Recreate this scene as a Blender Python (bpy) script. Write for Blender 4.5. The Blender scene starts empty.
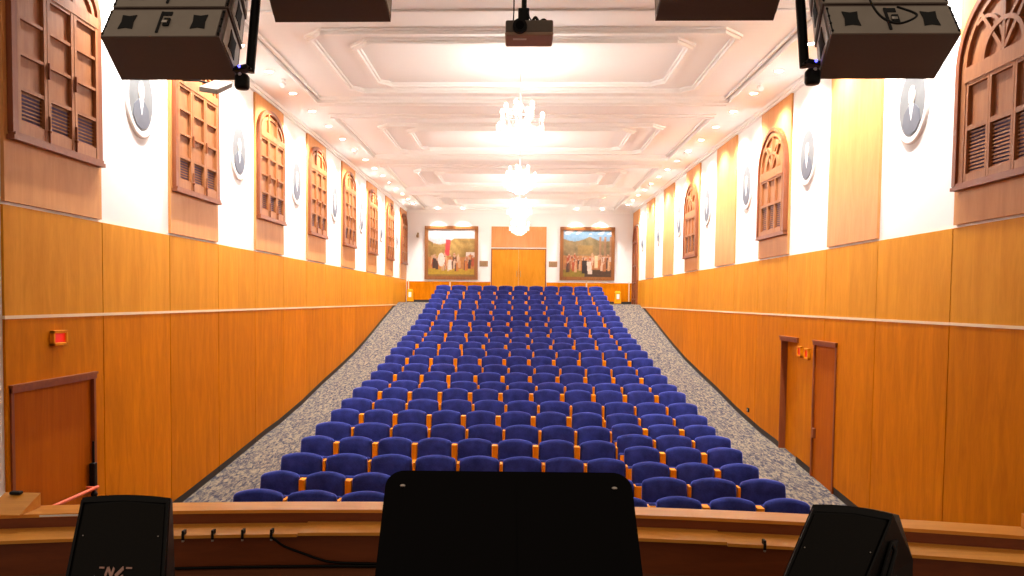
import bpy, bmesh, math, random
from mathutils import Vector, Matrix, Quaternion
random.seed(4)
C = bpy.context.scene.collection
PI = math.pi
ZO = 2.95            # everything is drawn relative to the eye height, then lifted so the front floor is near 0
H = 4.55             # half width of the hall (face of the wood panelling)
PL = 4.575           # plaster face
YF = 30.7            # far wall
ZC = 3.62            # ceiling

# ---------------------------------------------------------------- materials
def new_mat(name):
    m = bpy.data.materials.new(name); m.use_nodes = True
    nt = m.node_tree; b = nt.nodes['Principled BSDF']
    return m, nt, b
def plain(name, col, rough=.6, metal=0, noise=.0, nscale=20, emit=None, estr=0, spec=None):
    m, nt, b = new_mat(name)
    b.inputs['Base Color'].default_value = (*col, 1)
    b.inputs['Roughness'].default_value = rough
    b.inputs['Metallic'].default_value = metal
    if spec is not None: b.inputs['Specular IOR Level'].default_value = spec
    if noise:
        tc = nt.nodes.new('ShaderNodeTexCoord'); n = nt.nodes.new('ShaderNodeTexNoise')
        n.inputs['Scale'].default_value = nscale; n.inputs['Detail'].default_value = 4
        r = nt.nodes.new('ShaderNodeMapRange')
        r.inputs['To Min'].default_value = 1-noise; r.inputs['To Max'].default_value = 1+noise
        mx = nt.nodes.new('ShaderNodeMix'); mx.data_type = 'RGBA'; mx.blend_type = 'MULTIPLY'
        mx.inputs[0].default_value = 1; mx.inputs[6].default_value = (*col, 1)
        nt.links.new(tc.outputs['Object'], n.inputs['Vector']); nt.links.new(n.outputs['Fac'], r.inputs['Value'])
        nt.links.new(r.outputs['Result'], mx.inputs[7]); nt.links.new(mx.outputs[2], b.inputs['Base Color'])
    if emit:
        b.inputs['Emission Color'].default_value = (*emit, 1); b.inputs['Emission Strength'].default_value = estr
    return m
def wood(name, c1, c2, stretch=(6, 6, .45), rough=.38, var=.16, scale=3.0, spec=.5):
    """vertical-grain veneer: long streaks plus a tone of its own per board"""
    m, nt, b = new_mat(name); N = nt.nodes; Lk = nt.links
    tc = N.new('ShaderNodeTexCoord'); mp = N.new('ShaderNodeMapping'); mp.inputs['Scale'].default_value = stretch
    geo = N.new('ShaderNodeNewGeometry')
    off = N.new('ShaderNodeVectorMath'); off.operation = 'SCALE'; off.inputs[0].default_value = (13, 7, 31)
    Lk.new(geo.outputs['Random Per Island'], off.inputs['Scale'])
    add = N.new('ShaderNodeVectorMath'); Lk.new(tc.outputs['Object'], mp.inputs['Vector'])
    Lk.new(mp.outputs[0], add.inputs[0]); Lk.new(off.outputs[0], add.inputs[1])
    n1 = N.new('ShaderNodeTexNoise'); n1.inputs['Scale'].default_value = scale; n1.inputs['Detail'].default_value = 8
    n1.inputs['Roughness'].default_value = .62; n1.inputs['Distortion'].default_value = .6
    n2 = N.new('ShaderNodeTexNoise'); n2.inputs['Scale'].default_value = scale*7; n2.inputs['Detail'].default_value = 3
    Lk.new(add.outputs[0], n1.inputs['Vector']); Lk.new(add.outputs[0], n2.inputs['Vector'])
    mix = N.new('ShaderNodeMath'); mix.operation = 'MULTIPLY_ADD'; mix.inputs[1].default_value = .22
    Lk.new(n2.outputs['Fac'], mix.inputs[0]); Lk.new(n1.outputs['Fac'], mix.inputs[2])
    ramp = N.new('ShaderNodeValToRGB'); e = ramp.color_ramp.elements
    e[0].position = .45; e[0].color = (*c1, 1); e[1].position = .92; e[1].color = (*c2, 1)
    Lk.new(mix.outputs[0], ramp.inputs[0])
    r = N.new('ShaderNodeMapRange'); r.inputs['To Min'].default_value = 1-var; r.inputs['To Max'].default_value = 1+var
    Lk.new(geo.outputs['Random Per Island'], r.inputs['Value'])
    mx = N.new('ShaderNodeMix'); mx.data_type = 'RGBA'; mx.blend_type = 'MULTIPLY'; mx.inputs[0].default_value = 1
    Lk.new(ramp.outputs[0], mx.inputs[6]); Lk.new(r.outputs[0], mx.inputs[7]); Lk.new(mx.outputs[2], b.inputs['Base Color'])
    b.inputs['Roughness'].default_value = rough; b.inputs['Specular IOR Level'].default_value = spec
    return m
M = {}
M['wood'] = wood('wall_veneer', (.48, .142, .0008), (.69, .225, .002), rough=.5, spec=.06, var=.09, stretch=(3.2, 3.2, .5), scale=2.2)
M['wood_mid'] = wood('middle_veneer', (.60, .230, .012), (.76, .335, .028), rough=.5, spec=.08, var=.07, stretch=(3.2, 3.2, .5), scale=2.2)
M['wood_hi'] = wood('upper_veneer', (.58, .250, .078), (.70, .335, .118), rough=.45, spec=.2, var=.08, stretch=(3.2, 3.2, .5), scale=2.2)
M['wood_door'] = wood('door_veneer', (.38, .085, .0010), (.50, .130, .002), rough=.5, spec=.08)
M['door_trim'] = wood('door_trim_wood', (.22, .045, .003), (.30, .070, .006), rough=.5, var=.05)
M['shutter'] = wood('shutter_wood', (.26, .088, .025), (.37, .140, .044), rough=.5, stretch=(8, 8, .8), var=.12)
M['shutter_dark'] = wood('shutter_frame_wood', (.20, .048, .012), (.29, .078, .020), rough=.45, var=.1)
M['seat_wood'] = wood('seat_wood', (.72, .23, .002), (.86, .33, .005), rough=.5, spec=.15, stretch=(9, 9, 1), var=.14)
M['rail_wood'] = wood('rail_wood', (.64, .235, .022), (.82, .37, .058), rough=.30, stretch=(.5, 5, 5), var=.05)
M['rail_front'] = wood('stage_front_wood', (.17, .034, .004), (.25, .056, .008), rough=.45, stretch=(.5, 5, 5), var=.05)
M['stage_floor'] = wood('stage_boards', (.16, .05, .018), (.24, .08, .03), rough=.5, stretch=(.6, 6, 6), var=.1)
M['joint'] = plain('dark_joint', (.10, .03, .010), .8, noise=.1)
M['plaster'] = plain('white_plaster', (.86, .85, .84), .7, noise=.015, nscale=3)
M['ceil'] = plain('ceiling_paint', (.87, .88, .87), .75, noise=.015, nscale=2)
M['mould'] = plain('moulding_paint', (.89, .89, .87), .6, noise=.01)
M['cream'] = plain('cream_strip', (.80, .62, .42), .5, noise=.03)
M['base'] = plain('dark_baseboard', (.020, .016, .014), .6, noise=.2, nscale=6)
M['black'] = plain('black_paint', (.0026, .0022, .002), .5, noise=.2, nscale=40, spec=.2)
M['black_gloss'] = plain('black_metal', (.0009, .0003, .0003), .5, noise=.1, spec=.08)
M['grille'] = plain('black_grille', (.0055, .0042, .003), .65, noise=.45, nscale=160, spec=.15)
M['dusty'] = plain('dusty_metal', (.30, .255, .21), .55, metal=.1, noise=.12, nscale=12)
M['under'] = plain('dark_brown_underside', (.105, .066, .052), .7, noise=.12, nscale=60)
M['hole'] = plain('vent_black', (.003, .003, .003), .9, noise=.1)
M['steel'] = plain('steel', (.55, .5, .45), .35, metal=.9, noise=.05)
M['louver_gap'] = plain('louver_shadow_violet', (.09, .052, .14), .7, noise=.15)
M['lens'] = plain('lamp_lens', (1, .95, .9), .4, emit=(1, .88, .72), estr=30)
M['bulb'] = plain('chandelier_bulb', (1, .95, .9), .4, emit=(1, .90, .76), estr=12)
M['crystal'] = plain('crystal', (.97, .97, .97), .12, noise=.02)
M['red_led'] = plain('red_exit_light', (.35, .008, .004), .4, emit=(1, .015, .005), estr=.22)
M['blue_led'] = plain('blue_led', (.02, .02, .5), .4, emit=(.08, .08, 1), estr=2.5)
M['red_paint'] = plain('red_orange_paint', (.75, .12, .045), .4, noise=.05)
M['oval_bg'] = plain('portrait_ground', (.15, .155, .16), .5, noise=.25, nscale=6)
M['oval_suit'] = plain('portrait_suit', (.10, .105, .13), .6, noise=.2, nscale=9)
M['oval_skin'] = plain('portrait_face', (.55, .47, .42), .6, noise=.06, nscale=9)
M['oval_white'] = plain('portrait_white', (.86, .85, .84), .6, noise=.03)
M['oval_frame'] = plain('oval_frame_white', (.80, .74, .71), .4, noise=.03)
M['gilt'] = wood('picture_frame_wood', (.20, .065, .012), (.32, .12, .028), rough=.4, var=.05)
M['plaque'] = plain('plaque_bronze', (.36, .25, .13), .5, metal=.3, noise=.15, nscale=30)
M['yellow'] = plain('yellow_plastic', (.85, .34, .006), .6, noise=.05, spec=.15)
M['label'] = plain('white_label', (.8, .78, .74), .6, noise=.03)
M['proj'] = plain('projector_shell', (.36, .23, .15), .5, noise=.08)
M['proj_dark'] = plain('projector_dark', (.13, .10, .075), .55, noise=.1)
M['pink'] = plain('emblem_pink', (.45, .25, .2), .5, noise=.1)

def velvet():
    m, nt, b = new_mat('blue_velvet'); N = nt.nodes; Lk = nt.links
    tc = N.new('ShaderNodeTexCoord'); n = N.new('ShaderNodeTexNoise'); n.inputs['Scale'].default_value = 60
    n.inputs['Detail'].default_value = 3
    n2 = N.new('ShaderNodeTexNoise'); n2.inputs['Scale'].default_value = 7
    Lk.new(tc.outputs['Object'], n.inputs['Vector'])
    oi = N.new('ShaderNodeObjectInfo'); va = N.new('ShaderNodeVectorMath')
    sc = N.new('ShaderNodeVectorMath'); sc.operation = 'SCALE'; sc.inputs[0].default_value = (40, 17, 9)
    Lk.new(oi.outputs['Random'], sc.inputs['Scale']); Lk.new(tc.outputs['Object'], va.inputs[0]); Lk.new(sc.outputs[0], va.inputs[1])
    Lk.new(va.outputs[0], n2.inputs['Vector'])
    ad = N.new('ShaderNodeMath'); ad.operation = 'MULTIPLY_ADD'; ad.inputs[1].default_value = .5
    Lk.new(n.outputs['Fac'], ad.inputs[0]); Lk.new(n2.outputs['Fac'], ad.inputs[2])
    r = N.new('ShaderNodeValToRGB'); e = r.color_ramp.elements
    e[0].position = .5; e[0].color = (.012, .018, .125, 1); e[1].position = 1.0; e[1].color = (.028, .042, .26, 1)
    Lk.new(ad.outputs[0], r.inputs[0]); Lk.new(r.outputs[0], b.inputs['Base Color'])
    b.inputs['Roughness'].default_value = .85; b.inputs['Specular IOR Level'].default_value = .2
    b.inputs['Sheen Weight'].default_value = .75; b.inputs['Sheen Roughness'].default_value = .42
    b.inputs['Sheen Tint'].default_value = (.14, .20, 1.0, 1)
    return m
M['velvet'] = velvet()
def carpet():
    m, nt, b = new_mat('patterned_carpet'); N = nt.nodes; Lk = nt.links
    tc = N.new('ShaderNodeTexCoord'); mp = N.new('ShaderNodeMapping')
    mp.inputs['Rotation'].default_value = (0, 0, .6); mp.inputs['Scale'].default_value = (22, 8, 1)
    n = N.new('ShaderNodeTexNoise'); n.inputs['Scale'].default_value = 1; n.inputs['Detail'].default_value = 3
    n.inputs['Roughness'].default_value = .7; n.inputs['Distortion'].default_value = .8
    Lk.new(tc.outputs['Object'], mp.inputs['Vector']); Lk.new(mp.outputs[0], n.inputs['Vector'])
    r = N.new('ShaderNodeValToRGB'); r.color_ramp.elements[0].position = .40; r.color_ramp.elements[0].color = (.045, .043, .062, 1)
    r.color_ramp.elements[1].position = .62; r.color_ramp.elements[1].color = (.26, .205, .14, 1)
    k = r.color_ramp.elements.new(.5); k.color = (.135, .115, .10, 1)
    Lk.new(n.outputs['Fac'], r.inputs[0]); Lk.new(r.outputs[0], b.inputs['Base Color'])
    b.inputs['Roughness'].default_value = .95; b.inputs['Specular IOR Level'].default_value = .1
    return m
M['carpet'] = carpet()
def vcol_mat(name, rough=.5):
    m, nt, b = new_mat(name)
    a = nt.nodes.new('ShaderNodeVertexColor'); a.layer_name = 'Col'
    n = nt.nodes.new('ShaderNodeTexNoise'); n.inputs['Scale'].default_value = 14; n.inputs['Detail'].default_value = 5
    tc = nt.nodes.new('ShaderNodeTexCoord'); nt.links.new(tc.outputs['Object'], n.inputs['Vector'])
    r = nt.nodes.new('ShaderNodeMapRange'); r.inputs['To Min'].default_value = .6; r.inputs['To Max'].default_value = 1.4
    nt.links.new(n.outputs['Fac'], r.inputs['Value'])
    mx = nt.nodes.new('ShaderNodeMix'); mx.data_type = 'RGBA'; mx.blend_type = 'MULTIPLY'; mx.inputs[0].default_value = 1
    nt.links.new(a.outputs['Color'], mx.inputs[6]); nt.links.new(r.outputs[0], mx.inputs[7]); nt.links.new(mx.outputs[2], b.inputs['Base Color'])
    b.inputs['Roughness'].default_value = rough
    return m
M['canvas'] = vcol_mat('oil_canvas', .38)

# ---------------------------------------------------------------- mesh builder
class MB:
    def __init__(s): s.v = []; s.f = []; s.sm = []
    def add(s, vs, fs, smooth=False):
        o = len(s.v); s.v += [tuple(v) for v in vs]
        for f in fs: s.f.append([i+o for i in f]); s.sm.append(smooth)
        return s
    def box(s, x0, x1, y0, y1, z0, z1, bev=0, rot=None, piv=None):
        bm = bmesh.new(); bmesh.ops.create_cube(bm, size=1)
        for v in bm.verts: v.co = Vector(((x0+x1)/2+v.co.x*(x1-x0), (y0+y1)/2+v.co.y*(y1-y0), (z0+z1)/2+v.co.z*(z1-z0)))
        if bev: bmesh.ops.bevel(bm, geom=bm.edges[:], offset=bev, segments=2, profile=.5, affect='EDGES')
        if rot is not None:
            p = Vector(piv) if piv is not None else Vector(((x0+x1)/2, (y0+y1)/2, (z0+z1)/2))
            for v in bm.verts: v.co = p+rot@(v.co-p)
        bm.verts.ensure_lookup_table(); bm.verts.index_update()
        s.add([v.co[:] for v in bm.verts], [[v.index for v in f.verts] for f in bm.faces]); bm.free(); return s
    def hexa(s, c):      # eight corners: bottom ring 0-3, top ring 4-7
        return s.add(c, [(3, 2, 1, 0), (4, 5, 6, 7), (0, 1, 5, 4), (1, 2, 6, 5), (2, 3, 7, 6), (3, 0, 4, 7)])
    def prism(s, poly, a, b, fn):     # poly 2D, fn(u,v,d) -> xyz, from depth a to b
        n = len(poly)
        vs = [fn(u, v, a) for u, v in poly]+[fn(u, v, b) for u, v in poly]
        fs = [list(range(n))[::-1], list(range(n, 2*n))]+[(i, (i+1) % n, n+(i+1) % n, n+i) for i in range(n)]
        return s.add(vs, fs)
    def tube(s, pts, r, n=8, closed=False, cap=True, smooth=True):
        pts = [Vector(p) for p in pts]; k = len(pts); rings = []
        rr = r if isinstance(r, (list, tuple)) else [r]*k
        up = None
        for i, p in enumerate(pts):
            if closed: t = (pts[(i+1) % k]-pts[i-1]).normalized()
            else: t = (pts[min(i+1, k-1)]-pts[max(i-1, 0)]).normalized()
            if up is None:
                up = Vector((0, 0, 1)) if abs(t.z) < .9 else Vector((1, 0, 0))
            a = t.cross(up).normalized(); up = a.cross(t).normalized()
            rings.append([p+(a*math.cos(2*PI*j/n)+up*math.sin(2*PI*j/n))*rr[i] for j in range(n)])
        vs = [v for rg in rings for v in rg]; fs = []
        for i in range(k if closed else k-1):
            for j in range(n):
                i2 = (i+1) % k
                fs.append((i*n+j, i*n+(j+1) % n, i2*n+(j+1) % n, i2*n+j))
        o = len(vs)
        s.add(vs, fs, smooth)
        if cap and not closed:
            s.add(rings[0], [list(range(n))[::-1]]); s.add(rings[-1], [list(range(n))])
        return s
    def lathe(s, prof, c=(0, 0, 0), n=20, smooth=True):     # prof [(r,z)]
        vs = []; fs = []
        for r, z in prof:
            for j in range(n): vs.append((c[0]+r*math.cos(2*PI*j/n), c[1]+r*math.sin(2*PI*j/n), c[2]+z))
        for i in range(len(prof)-1):
            for j in range(n): fs.append((i*n+j, i*n+(j+1) % n, (i+1)*n+(j+1) % n, (i+1)*n+j))
        return s.add(vs, fs, smooth)
    def ball(s, c, r, n=10, m=7, sc=(1, 1, 1)):
        prof = [(max(1e-4, r*math.sin(PI*i/m)), -r*math.cos(PI*i/m)) for i in range(m+1)]
        vs = []; fs = []
        for q, z in prof:
            for j in range(n): vs.append((c[0]+q*math.cos(2*PI*j/n)*sc[0], c[1]+q*math.sin(2*PI*j/n)*sc[1], c[2]+z*sc[2]))
        for i in range(m):
            for j in range(n): fs.append((i*n+j, i*n+(j+1) % n, (i+1)*n+(j+1) % n, (i+1)*n+j))
        return s.add(vs, fs, True)
    def build(s, name, mat, parent=None, loc=None):
        me = bpy.data.meshes.new(name)
        v = s.v if loc is None else [(a-loc[0], b-loc[1], c-loc[2]) for a, b, c in s.v]
        me.from_pydata(v, [], s.f); me.materials.append(M[mat] if isinstance(mat, str) else mat)
        me.polygons.foreach_set('use_smooth', s.sm)
        bm = bmesh.new(); bm.from_mesh(me); bmesh.ops.recalc_face_normals(bm, faces=bm.faces[:]); bm.to_mesh(me); bm.free()
        me.update()
        o = bpy.data.objects.new(name, me); C.objects.link(o)
        if parent: o.parent = parent
        if loc is not None: o.location = loc
        return o
def tag(o, label=None, cat=None, group=None, kind=None):
    if label: o['label'] = label
    if cat: o['category'] = cat
    if group: o['group'] = group
    if kind: o['kind'] = kind
    return o
def thing(name, label, cat, loc, rz=0, group=None):
    o = bpy.data.objects.new(name, None); C.objects.link(o); o.empty_display_size = .1
    o.location = loc; o.rotation_euler = (0, 0, rz)
    return tag(o, label, cat, group)
def sempty(name, loc=(0, 0, 0), label=None):
    o = bpy.data.objects.new(name, None); C.objects.link(o); o.location = loc; o['kind'] = 'structure'
    if label: o['label'] = label
    return o
def copy_tree(o, parent=None):
    c = o.copy(); C.objects.link(c)
    if parent: c.parent = parent
    for ch in list(o.children): copy_tree(ch, c)
    return c
ORD = ['zeroth', 'first', 'second', 'third', 'fourth', 'fifth', 'sixth', 'seventh', 'eighth', 'ninth', 'tenth', 'eleventh', 'twelfth',
       'thirteenth', 'fourteenth', 'fifteenth', 'sixteenth', 'seventeenth', 'eighteenth', 'nineteenth', 'twentieth', 'twenty-first',
       'twenty-second', 'twenty-third', 'twenty-fourth', 'twenty-fifth']

# ---------------------------------------------------------------- floor profile (height follows the raked aisles)
FP = [(4.9, -2.94), (6.5, -2.93), (8, -2.92), (9.4, -2.86), (10.3, -2.79), (11.9, -2.645), (12.67, -2.57), (13.5, -2.485), (14.3, -2.43),
      (15.1, -2.34), (15.9, -2.25), (17.56, -2.01), (19.19, -1.805), (20.8, -1.585), (22.45, -1.30), (24.08, -.99), (25.7, -.67),
      (27.34, -.365), (28.75, -.10), (31.0, -.10)]
def fz(y):
    for (a, za), (b, zb) in zip(FP, FP[1:]):
        if a <= y <= b: return za+(zb-za)*(y-a)/(b-a)
    return FP[0][1] if y < FP[0][0] else FP[-1][1]
YS = [p[0] for p in FP]
mb = MB(); n = len(FP)
vs = []
for y, z in FP: vs += [(-4.75, y, z), (4.9, y, z), (4.9, y, z-.15), (-4.75, y, z-.15)]
fs = []
for i in range(n-1):
    a = 4*i; b = a+4
    fs += [(a, a+1, b+1, b), (a+1, a+2, b+2, b+1), (a+2, a+3, b+3, b+2), (a+3, a, b, b+3)]
fs += [(0, 1, 2, 3), (4*n-1, 4*n-2, 4*n-3, 4*n-4)]
mb.add(vs, fs); tag(mb.build('floor', 'carpet'), kind='structure')

# ---------------------------------------------------------------- side walls
JL = [6.57+1.6085*k for k in range(16)]; JL[-1] = YF      # panel joints
ZW0, ZW1 = -.212, -.182      # cream line between the two rows of panels
ZT = .805
DOORS = {-1: [(6.62, 7.99, -.83)], 1: [(10.98, 11.82, -.575), (12.48, 13.30, -.575)]}
ARCHDOOR = (29.25, 30.45)
def pieces(side, y0, y1):
    """split an interval of the lower row around door openings -> (ya, yb, bottom or None)"""
    out = []; cur = y0
    for a, b, zt in sorted(DOORS[side]):
        if b <= cur or a >= y1: continue
        if a > cur: out.append((cur, a, None))
        out.append((max(a, cur), min(b, y1), zt)); cur = min(b, y1)
    if cur < y1: out.append((cur, y1, None))
    return out
JL0 = JL[:]
for side, sn in ((-1, 'left'), (1, 'right')):
    JL = JL0 if side < 0 else [JL0[0], JL0[1]+.015]+[y+.07 for y in JL0[2:-1]]+[JL0[-1]]
    def fn(u, v, d, side=side): return (side*d, u, v)
    w = MB()
    # plaster slab with a real recess at the doors
    ya = 4.9
    for (a, b, zt) in sorted(DOORS[side])+[(31.0, 31.0, 0)]:
        w.box(min(side*PL, side*4.75), max(side*PL, side*4.75), ya, a, -3.1, zt if a < 31 else ZT, 0) if a > ya else None
        if a < 31: w.box(min(side*(PL+.15), side*4.75), max(side*(PL+.15), side*4.75), a, b, -3.1, zt, 0)
        ya = b
    w2 = MB()
    lo = min(side*PL, side*4.75); hi = max(side*PL, side*4.75)
    w = MB(); cur = 4.9
    for (a, b, zt) in sorted(DOORS[side]):
        w.box(lo, hi, cur, a, -3.1, zt); l2 = min(side*(PL+.12), side*4.75); h2 = max(side*(PL+.12), side*4.75)
        w.box(l2, h2, a, b, -3.1, zt); cur = b
    w.box(lo, hi, cur, YF, -3.1, max(z for _, _, z in DOORS[side]))
    w.box(lo, hi, 4.9, YF, max(z for _, _, z in DOORS[side]), 3.72)
    wall = tag(w.build('wall_'+sn, 'plaster'), kind='structure')
    # panels
    lowp = MB(); upp = MB(); joint = MB(); base = MB(); crm = MB()
    for k in range(15):
        a, b = JL[k]+.008, JL[k+1]-.008
        last = (side == 1 and k == 14)
        if last:
            segs_up = [(a, ARCHDOOR[0]), (ARCHDOOR[1], b)]
        else: segs_up = [(a, b)]
        for (p, q) in segs_up:
            # each wide panel is two veneer leaves side by side
            mid = (p+q)/2
            for (p2, q2) in ((p, mid), (mid, q)) if q-p > 1 else ((p, q),):
                upp.prism([(p2, ZW1), (q2, ZW1), (q2, ZT), (p2, ZT)], H, PL+.002, fn)
        for (p, q, zt) in pieces(side, a, b):
            if last and q > ARCHDOOR[0]:
                parts = [(p, ARCHDOOR[0]), (ARCHDOOR[1], q)]
            else: parts = [(p, q)]
            for (p, q) in parts:
                if q-p < .02: continue
                if zt is not None:
                    lowp.prism([(p, zt), (q, zt), (q, ZW0), (p, ZW0)], H, PL+.002, fn); continue
                ys = [p]+[y for y in YS if p < y < q]+[q]
                poly = [(y, min(fz(y)+.11, ZW0-.02)) for y in ys]+[(q, ZW0), (p, ZW0)]
                lowp.prism(poly, H, PL+.002, fn)
                poly = [(y, fz(y)-.02) for y in ys]+[(y, fz(y)+.11) for y in reversed(ys)]
                base.prism(poly, H+.006, PL+.004, fn)
        if k:
            y = JL[k]
            if not any(p < y < q for p, q, _ in DOORS[side]):
                joint.prism([(y-.010, fz(y)+.1), (y+.010, fz(y)+.1), (y+.010, ZW0), (y-.010, ZW0)], H+.012, PL+.002, fn)
            joint.prism([(y-.010, ZW1), (y+.010, ZW1), (y+.010, ZT), (y-.010, ZT)], H+.012, PL+.002, fn)
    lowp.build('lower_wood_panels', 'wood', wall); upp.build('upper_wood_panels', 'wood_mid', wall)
    joint.build('panel_joints', 'joint', wall)
    crm.box(min(side*(H-.006), side*PL), max(side*(H-.006), side*PL), JL[0], YF if side < 0 else ARCHDOOR[0], ZW0, ZW1)
    crm.build('cream_dado_line', 'cream', wall)
    tag(base.build('baseboard_'+sn, 'base'), kind='structure')
    # tall wood panels above the dado
    for k in range(0, 15, 2):
        t = MB(); a, b = JL[k]+.02, JL[k+1]-.02
        if side == 1 and k == 14:
            a2, b2 = ARCHDOOR
            t.prism([(a, .835), (a2, .835), (a2, 3.0), (a, 3.0)], H-.01, PL+.002, fn)
            t.prism([(b2, .835), (b, .835), (b, 3.0), (b2, 3.0)], H-.01, PL+.002, fn)
            t.prism([(a, 3.0), (b, 3.0), (b, 3.555), (a, 3.555)], H-.01, PL+.002, fn)
        else:
            mid = (a+b)/2
            t.prism([(a, .835), (mid, .835), (mid, 3.555), (a, 3.555)], H-.01, PL+.002, fn)
            t.prism([(mid, .835), (b, .835), (b, 3.555), (mid, 3.555)], H-.01, PL+.002, fn)
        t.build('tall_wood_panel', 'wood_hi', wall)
    # cornice
    c = MB()
    c.prism([(4.9, 3.565), (YF, 3.565), (YF, 3.64), (4.9, 3.64)], H-.07, PL+.01, fn)
    c.prism([(4.9, 3.525), (YF, 3.525), (YF, 3.566), (4.9, 3.566)], H-.035, PL+.01, fn)
    tag(c.build('trim_1' if side < 0 else 'trim_2', 'mould'), kind='structure')

JL = JL0
# ---------------------------------------------------------------- arched shutter windows
def arc_pts(cu, cz, ru, rz, a0=0, a1=PI, n=20): return [(cu+ru*math.cos(a0+(a1-a0)*i/n), cz+rz*math.sin(a0+(a1-a0)*i/n)) for i in range(n+1)]
def ribbon(mb, pts, w, d0, d1, fn):
    """a bar of width w following 2D points, between depths d0 and d1"""
    k = len(pts); L_ = []; R_ = []
    for i, (u, v) in enumerate(pts):
        a = pts[max(i-1, 0)]; b = pts[min(i+1, k-1)]
        dx, dy = b[0]-a[0], b[1]-a[1]; l = math.hypot(dx, dy) or 1
        nx, ny = -dy/l*w/2, dx/l*w/2
        L_.append((u+nx, v+ny)); R_.append((u-nx, v-ny))
    vs = [fn(u, v, d) for d in (d0, d1) for (u, v) in L_+R_]
    o = 2*k; fs = []
    for i in range(k-1):
        fs += [(i, i+1, k+i+1, k+i), (o+i, o+k+i, o+k+i+1, o+i+1), (i, o+i, o+i+1, i+1), (k+i, k+i+1, o+k+i+1, o+k+i)]
    fs += [(0, k, o+k, o), (k-1, o+k-1, o+2*k-1, 2*k-1)]
    mb.add(vs, fs)
wn = [0]
def rectp(a, b, c, d): return [(a, c), (b, c), (b, d), (a, d)]
def louvers(parent, side, yc, u0, u1, z0, z1, n, fn):
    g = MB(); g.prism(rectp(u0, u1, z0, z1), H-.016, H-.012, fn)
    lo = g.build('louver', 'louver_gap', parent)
    s = MB(); st = (z1-z0)/n
    for i in range(n):
        zc = z0+st*(i+.5); h = st*(.22 if side < 0 else .33)
        s.add([fn(u0, zc-h+.3*st, H-.018), fn(u1, zc-h+.3*st, H-.018), fn(u1, zc+h, H-.018), fn(u0, zc+h, H-.018),
               fn(u0, zc-h, H-.034), fn(u1, zc-h, H-.034), fn(u1, zc+h*.4, H-.034), fn(u0, zc+h*.4, H-.034)],
              [(0, 1, 2, 3), (4, 5, 6, 7), (0, 1, 5, 4), (3, 2, 6, 7), (0, 3, 7, 4), (1, 2, 6, 5)])
    s.build('louver_slats', 'shutter', parent)
def left_window(yc):
    wn[0] += 1
    def fn(u, v, d): return (-d, yc+u, v)
    e = sempty('window_%d' % wn[0])
    W = .69; Z0 = 1.45; ZS = 2.96; RZ = .37
    def top(u, W=W, RZ=RZ): return ZS+RZ*math.sqrt(max(0, 1-(u/W)**2))
    fr = MB(); out = [(-W, Z0)]+[(W*math.cos(PI-PI*i/24), ZS+RZ*math.sin(PI-PI*i/24)) for i in range(25)]+[(W, Z0)]
    ribbon(fr, out, .075, H-.065, H-.012, fn)
    fr.build('window_frame', 'shutter_dark', e)
    s = MB(); s.prism(rectp(-.745, .745, 1.385, 1.425), H-.085, H-.012, fn); s.prism(rectp(-.72, .72, 1.425, 1.455), H-.08, H-.012, fn)
    s.build('window_sill', 'shutter_dark', e)
    fan = MB(); ribbon(fan, [(-W+.03, ZS-.08), (W-.03, ZS-.08)], .11, H-.07, H-.02, fn)
    for u in (-.225, .225): ribbon(fan, [(u, ZS-.03), (u, top(u)-.03)], .05, H-.07, H-.02, fn)
    ip = [(.60*math.cos(PI*i/20), ZS-.03+(RZ-.07)*math.sin(PI*i/20)) for i in range(21)]
    fan.prism(ip, H-.03, H-.013, fn)
    ribbon(fan, [(.59*math.cos(PI*i/20), ZS-.02+(RZ-.09)*math.sin(PI*i/20)) for i in range(21)], .05, H-.055, H-.02, fn)
    fan.build('fanlight', 'shutter', e)
    for uc in (-.44, 0, .44):
        lf = MB(); a, b = uc-.215, uc+.215
        lf.prism(rectp(a+.03, b-.03, 1.84, 2.84), H-.028, H-.013, fn)       # flat board behind the rails
        lf.prism(rectp(a, a+.045, 1.46, 2.83), H-.065, H-.013, fn); lf.prism(rectp(b-.045, b, 1.46, 2.83), H-.065, H-.013, fn)
        for z, h in ((1.515, .11), (1.865, .035), (2.18, .03), (2.50, .03), (2.81, .04)):
            lf.prism(rectp(a+.045, b-.045, z-h/2, z+h/2), H-.06, H-.013, fn)
        L = lf.build('shutter_leaf', 'shutter', e)
        louvers(L, -1, yc, a+.045, b-.045, 1.57, 1.848, 8, fn)
        if uc < .4:
            k = MB(); 
            k.tube([fn(b+.005, 2.05, H-.08), fn(b+.005, 2.2, H-.08)], .012, 6); k.ball(fn(b+.005, 1.56, H-.08), .02, 8, 5)
            k.tube([fn(b+.005, 1.45, H-.08), fn(b+.005, 1.7, H-.08)], .01, 6)
            k.build('shutter_bolt', 'shutter_dark', L)
    return e
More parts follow.
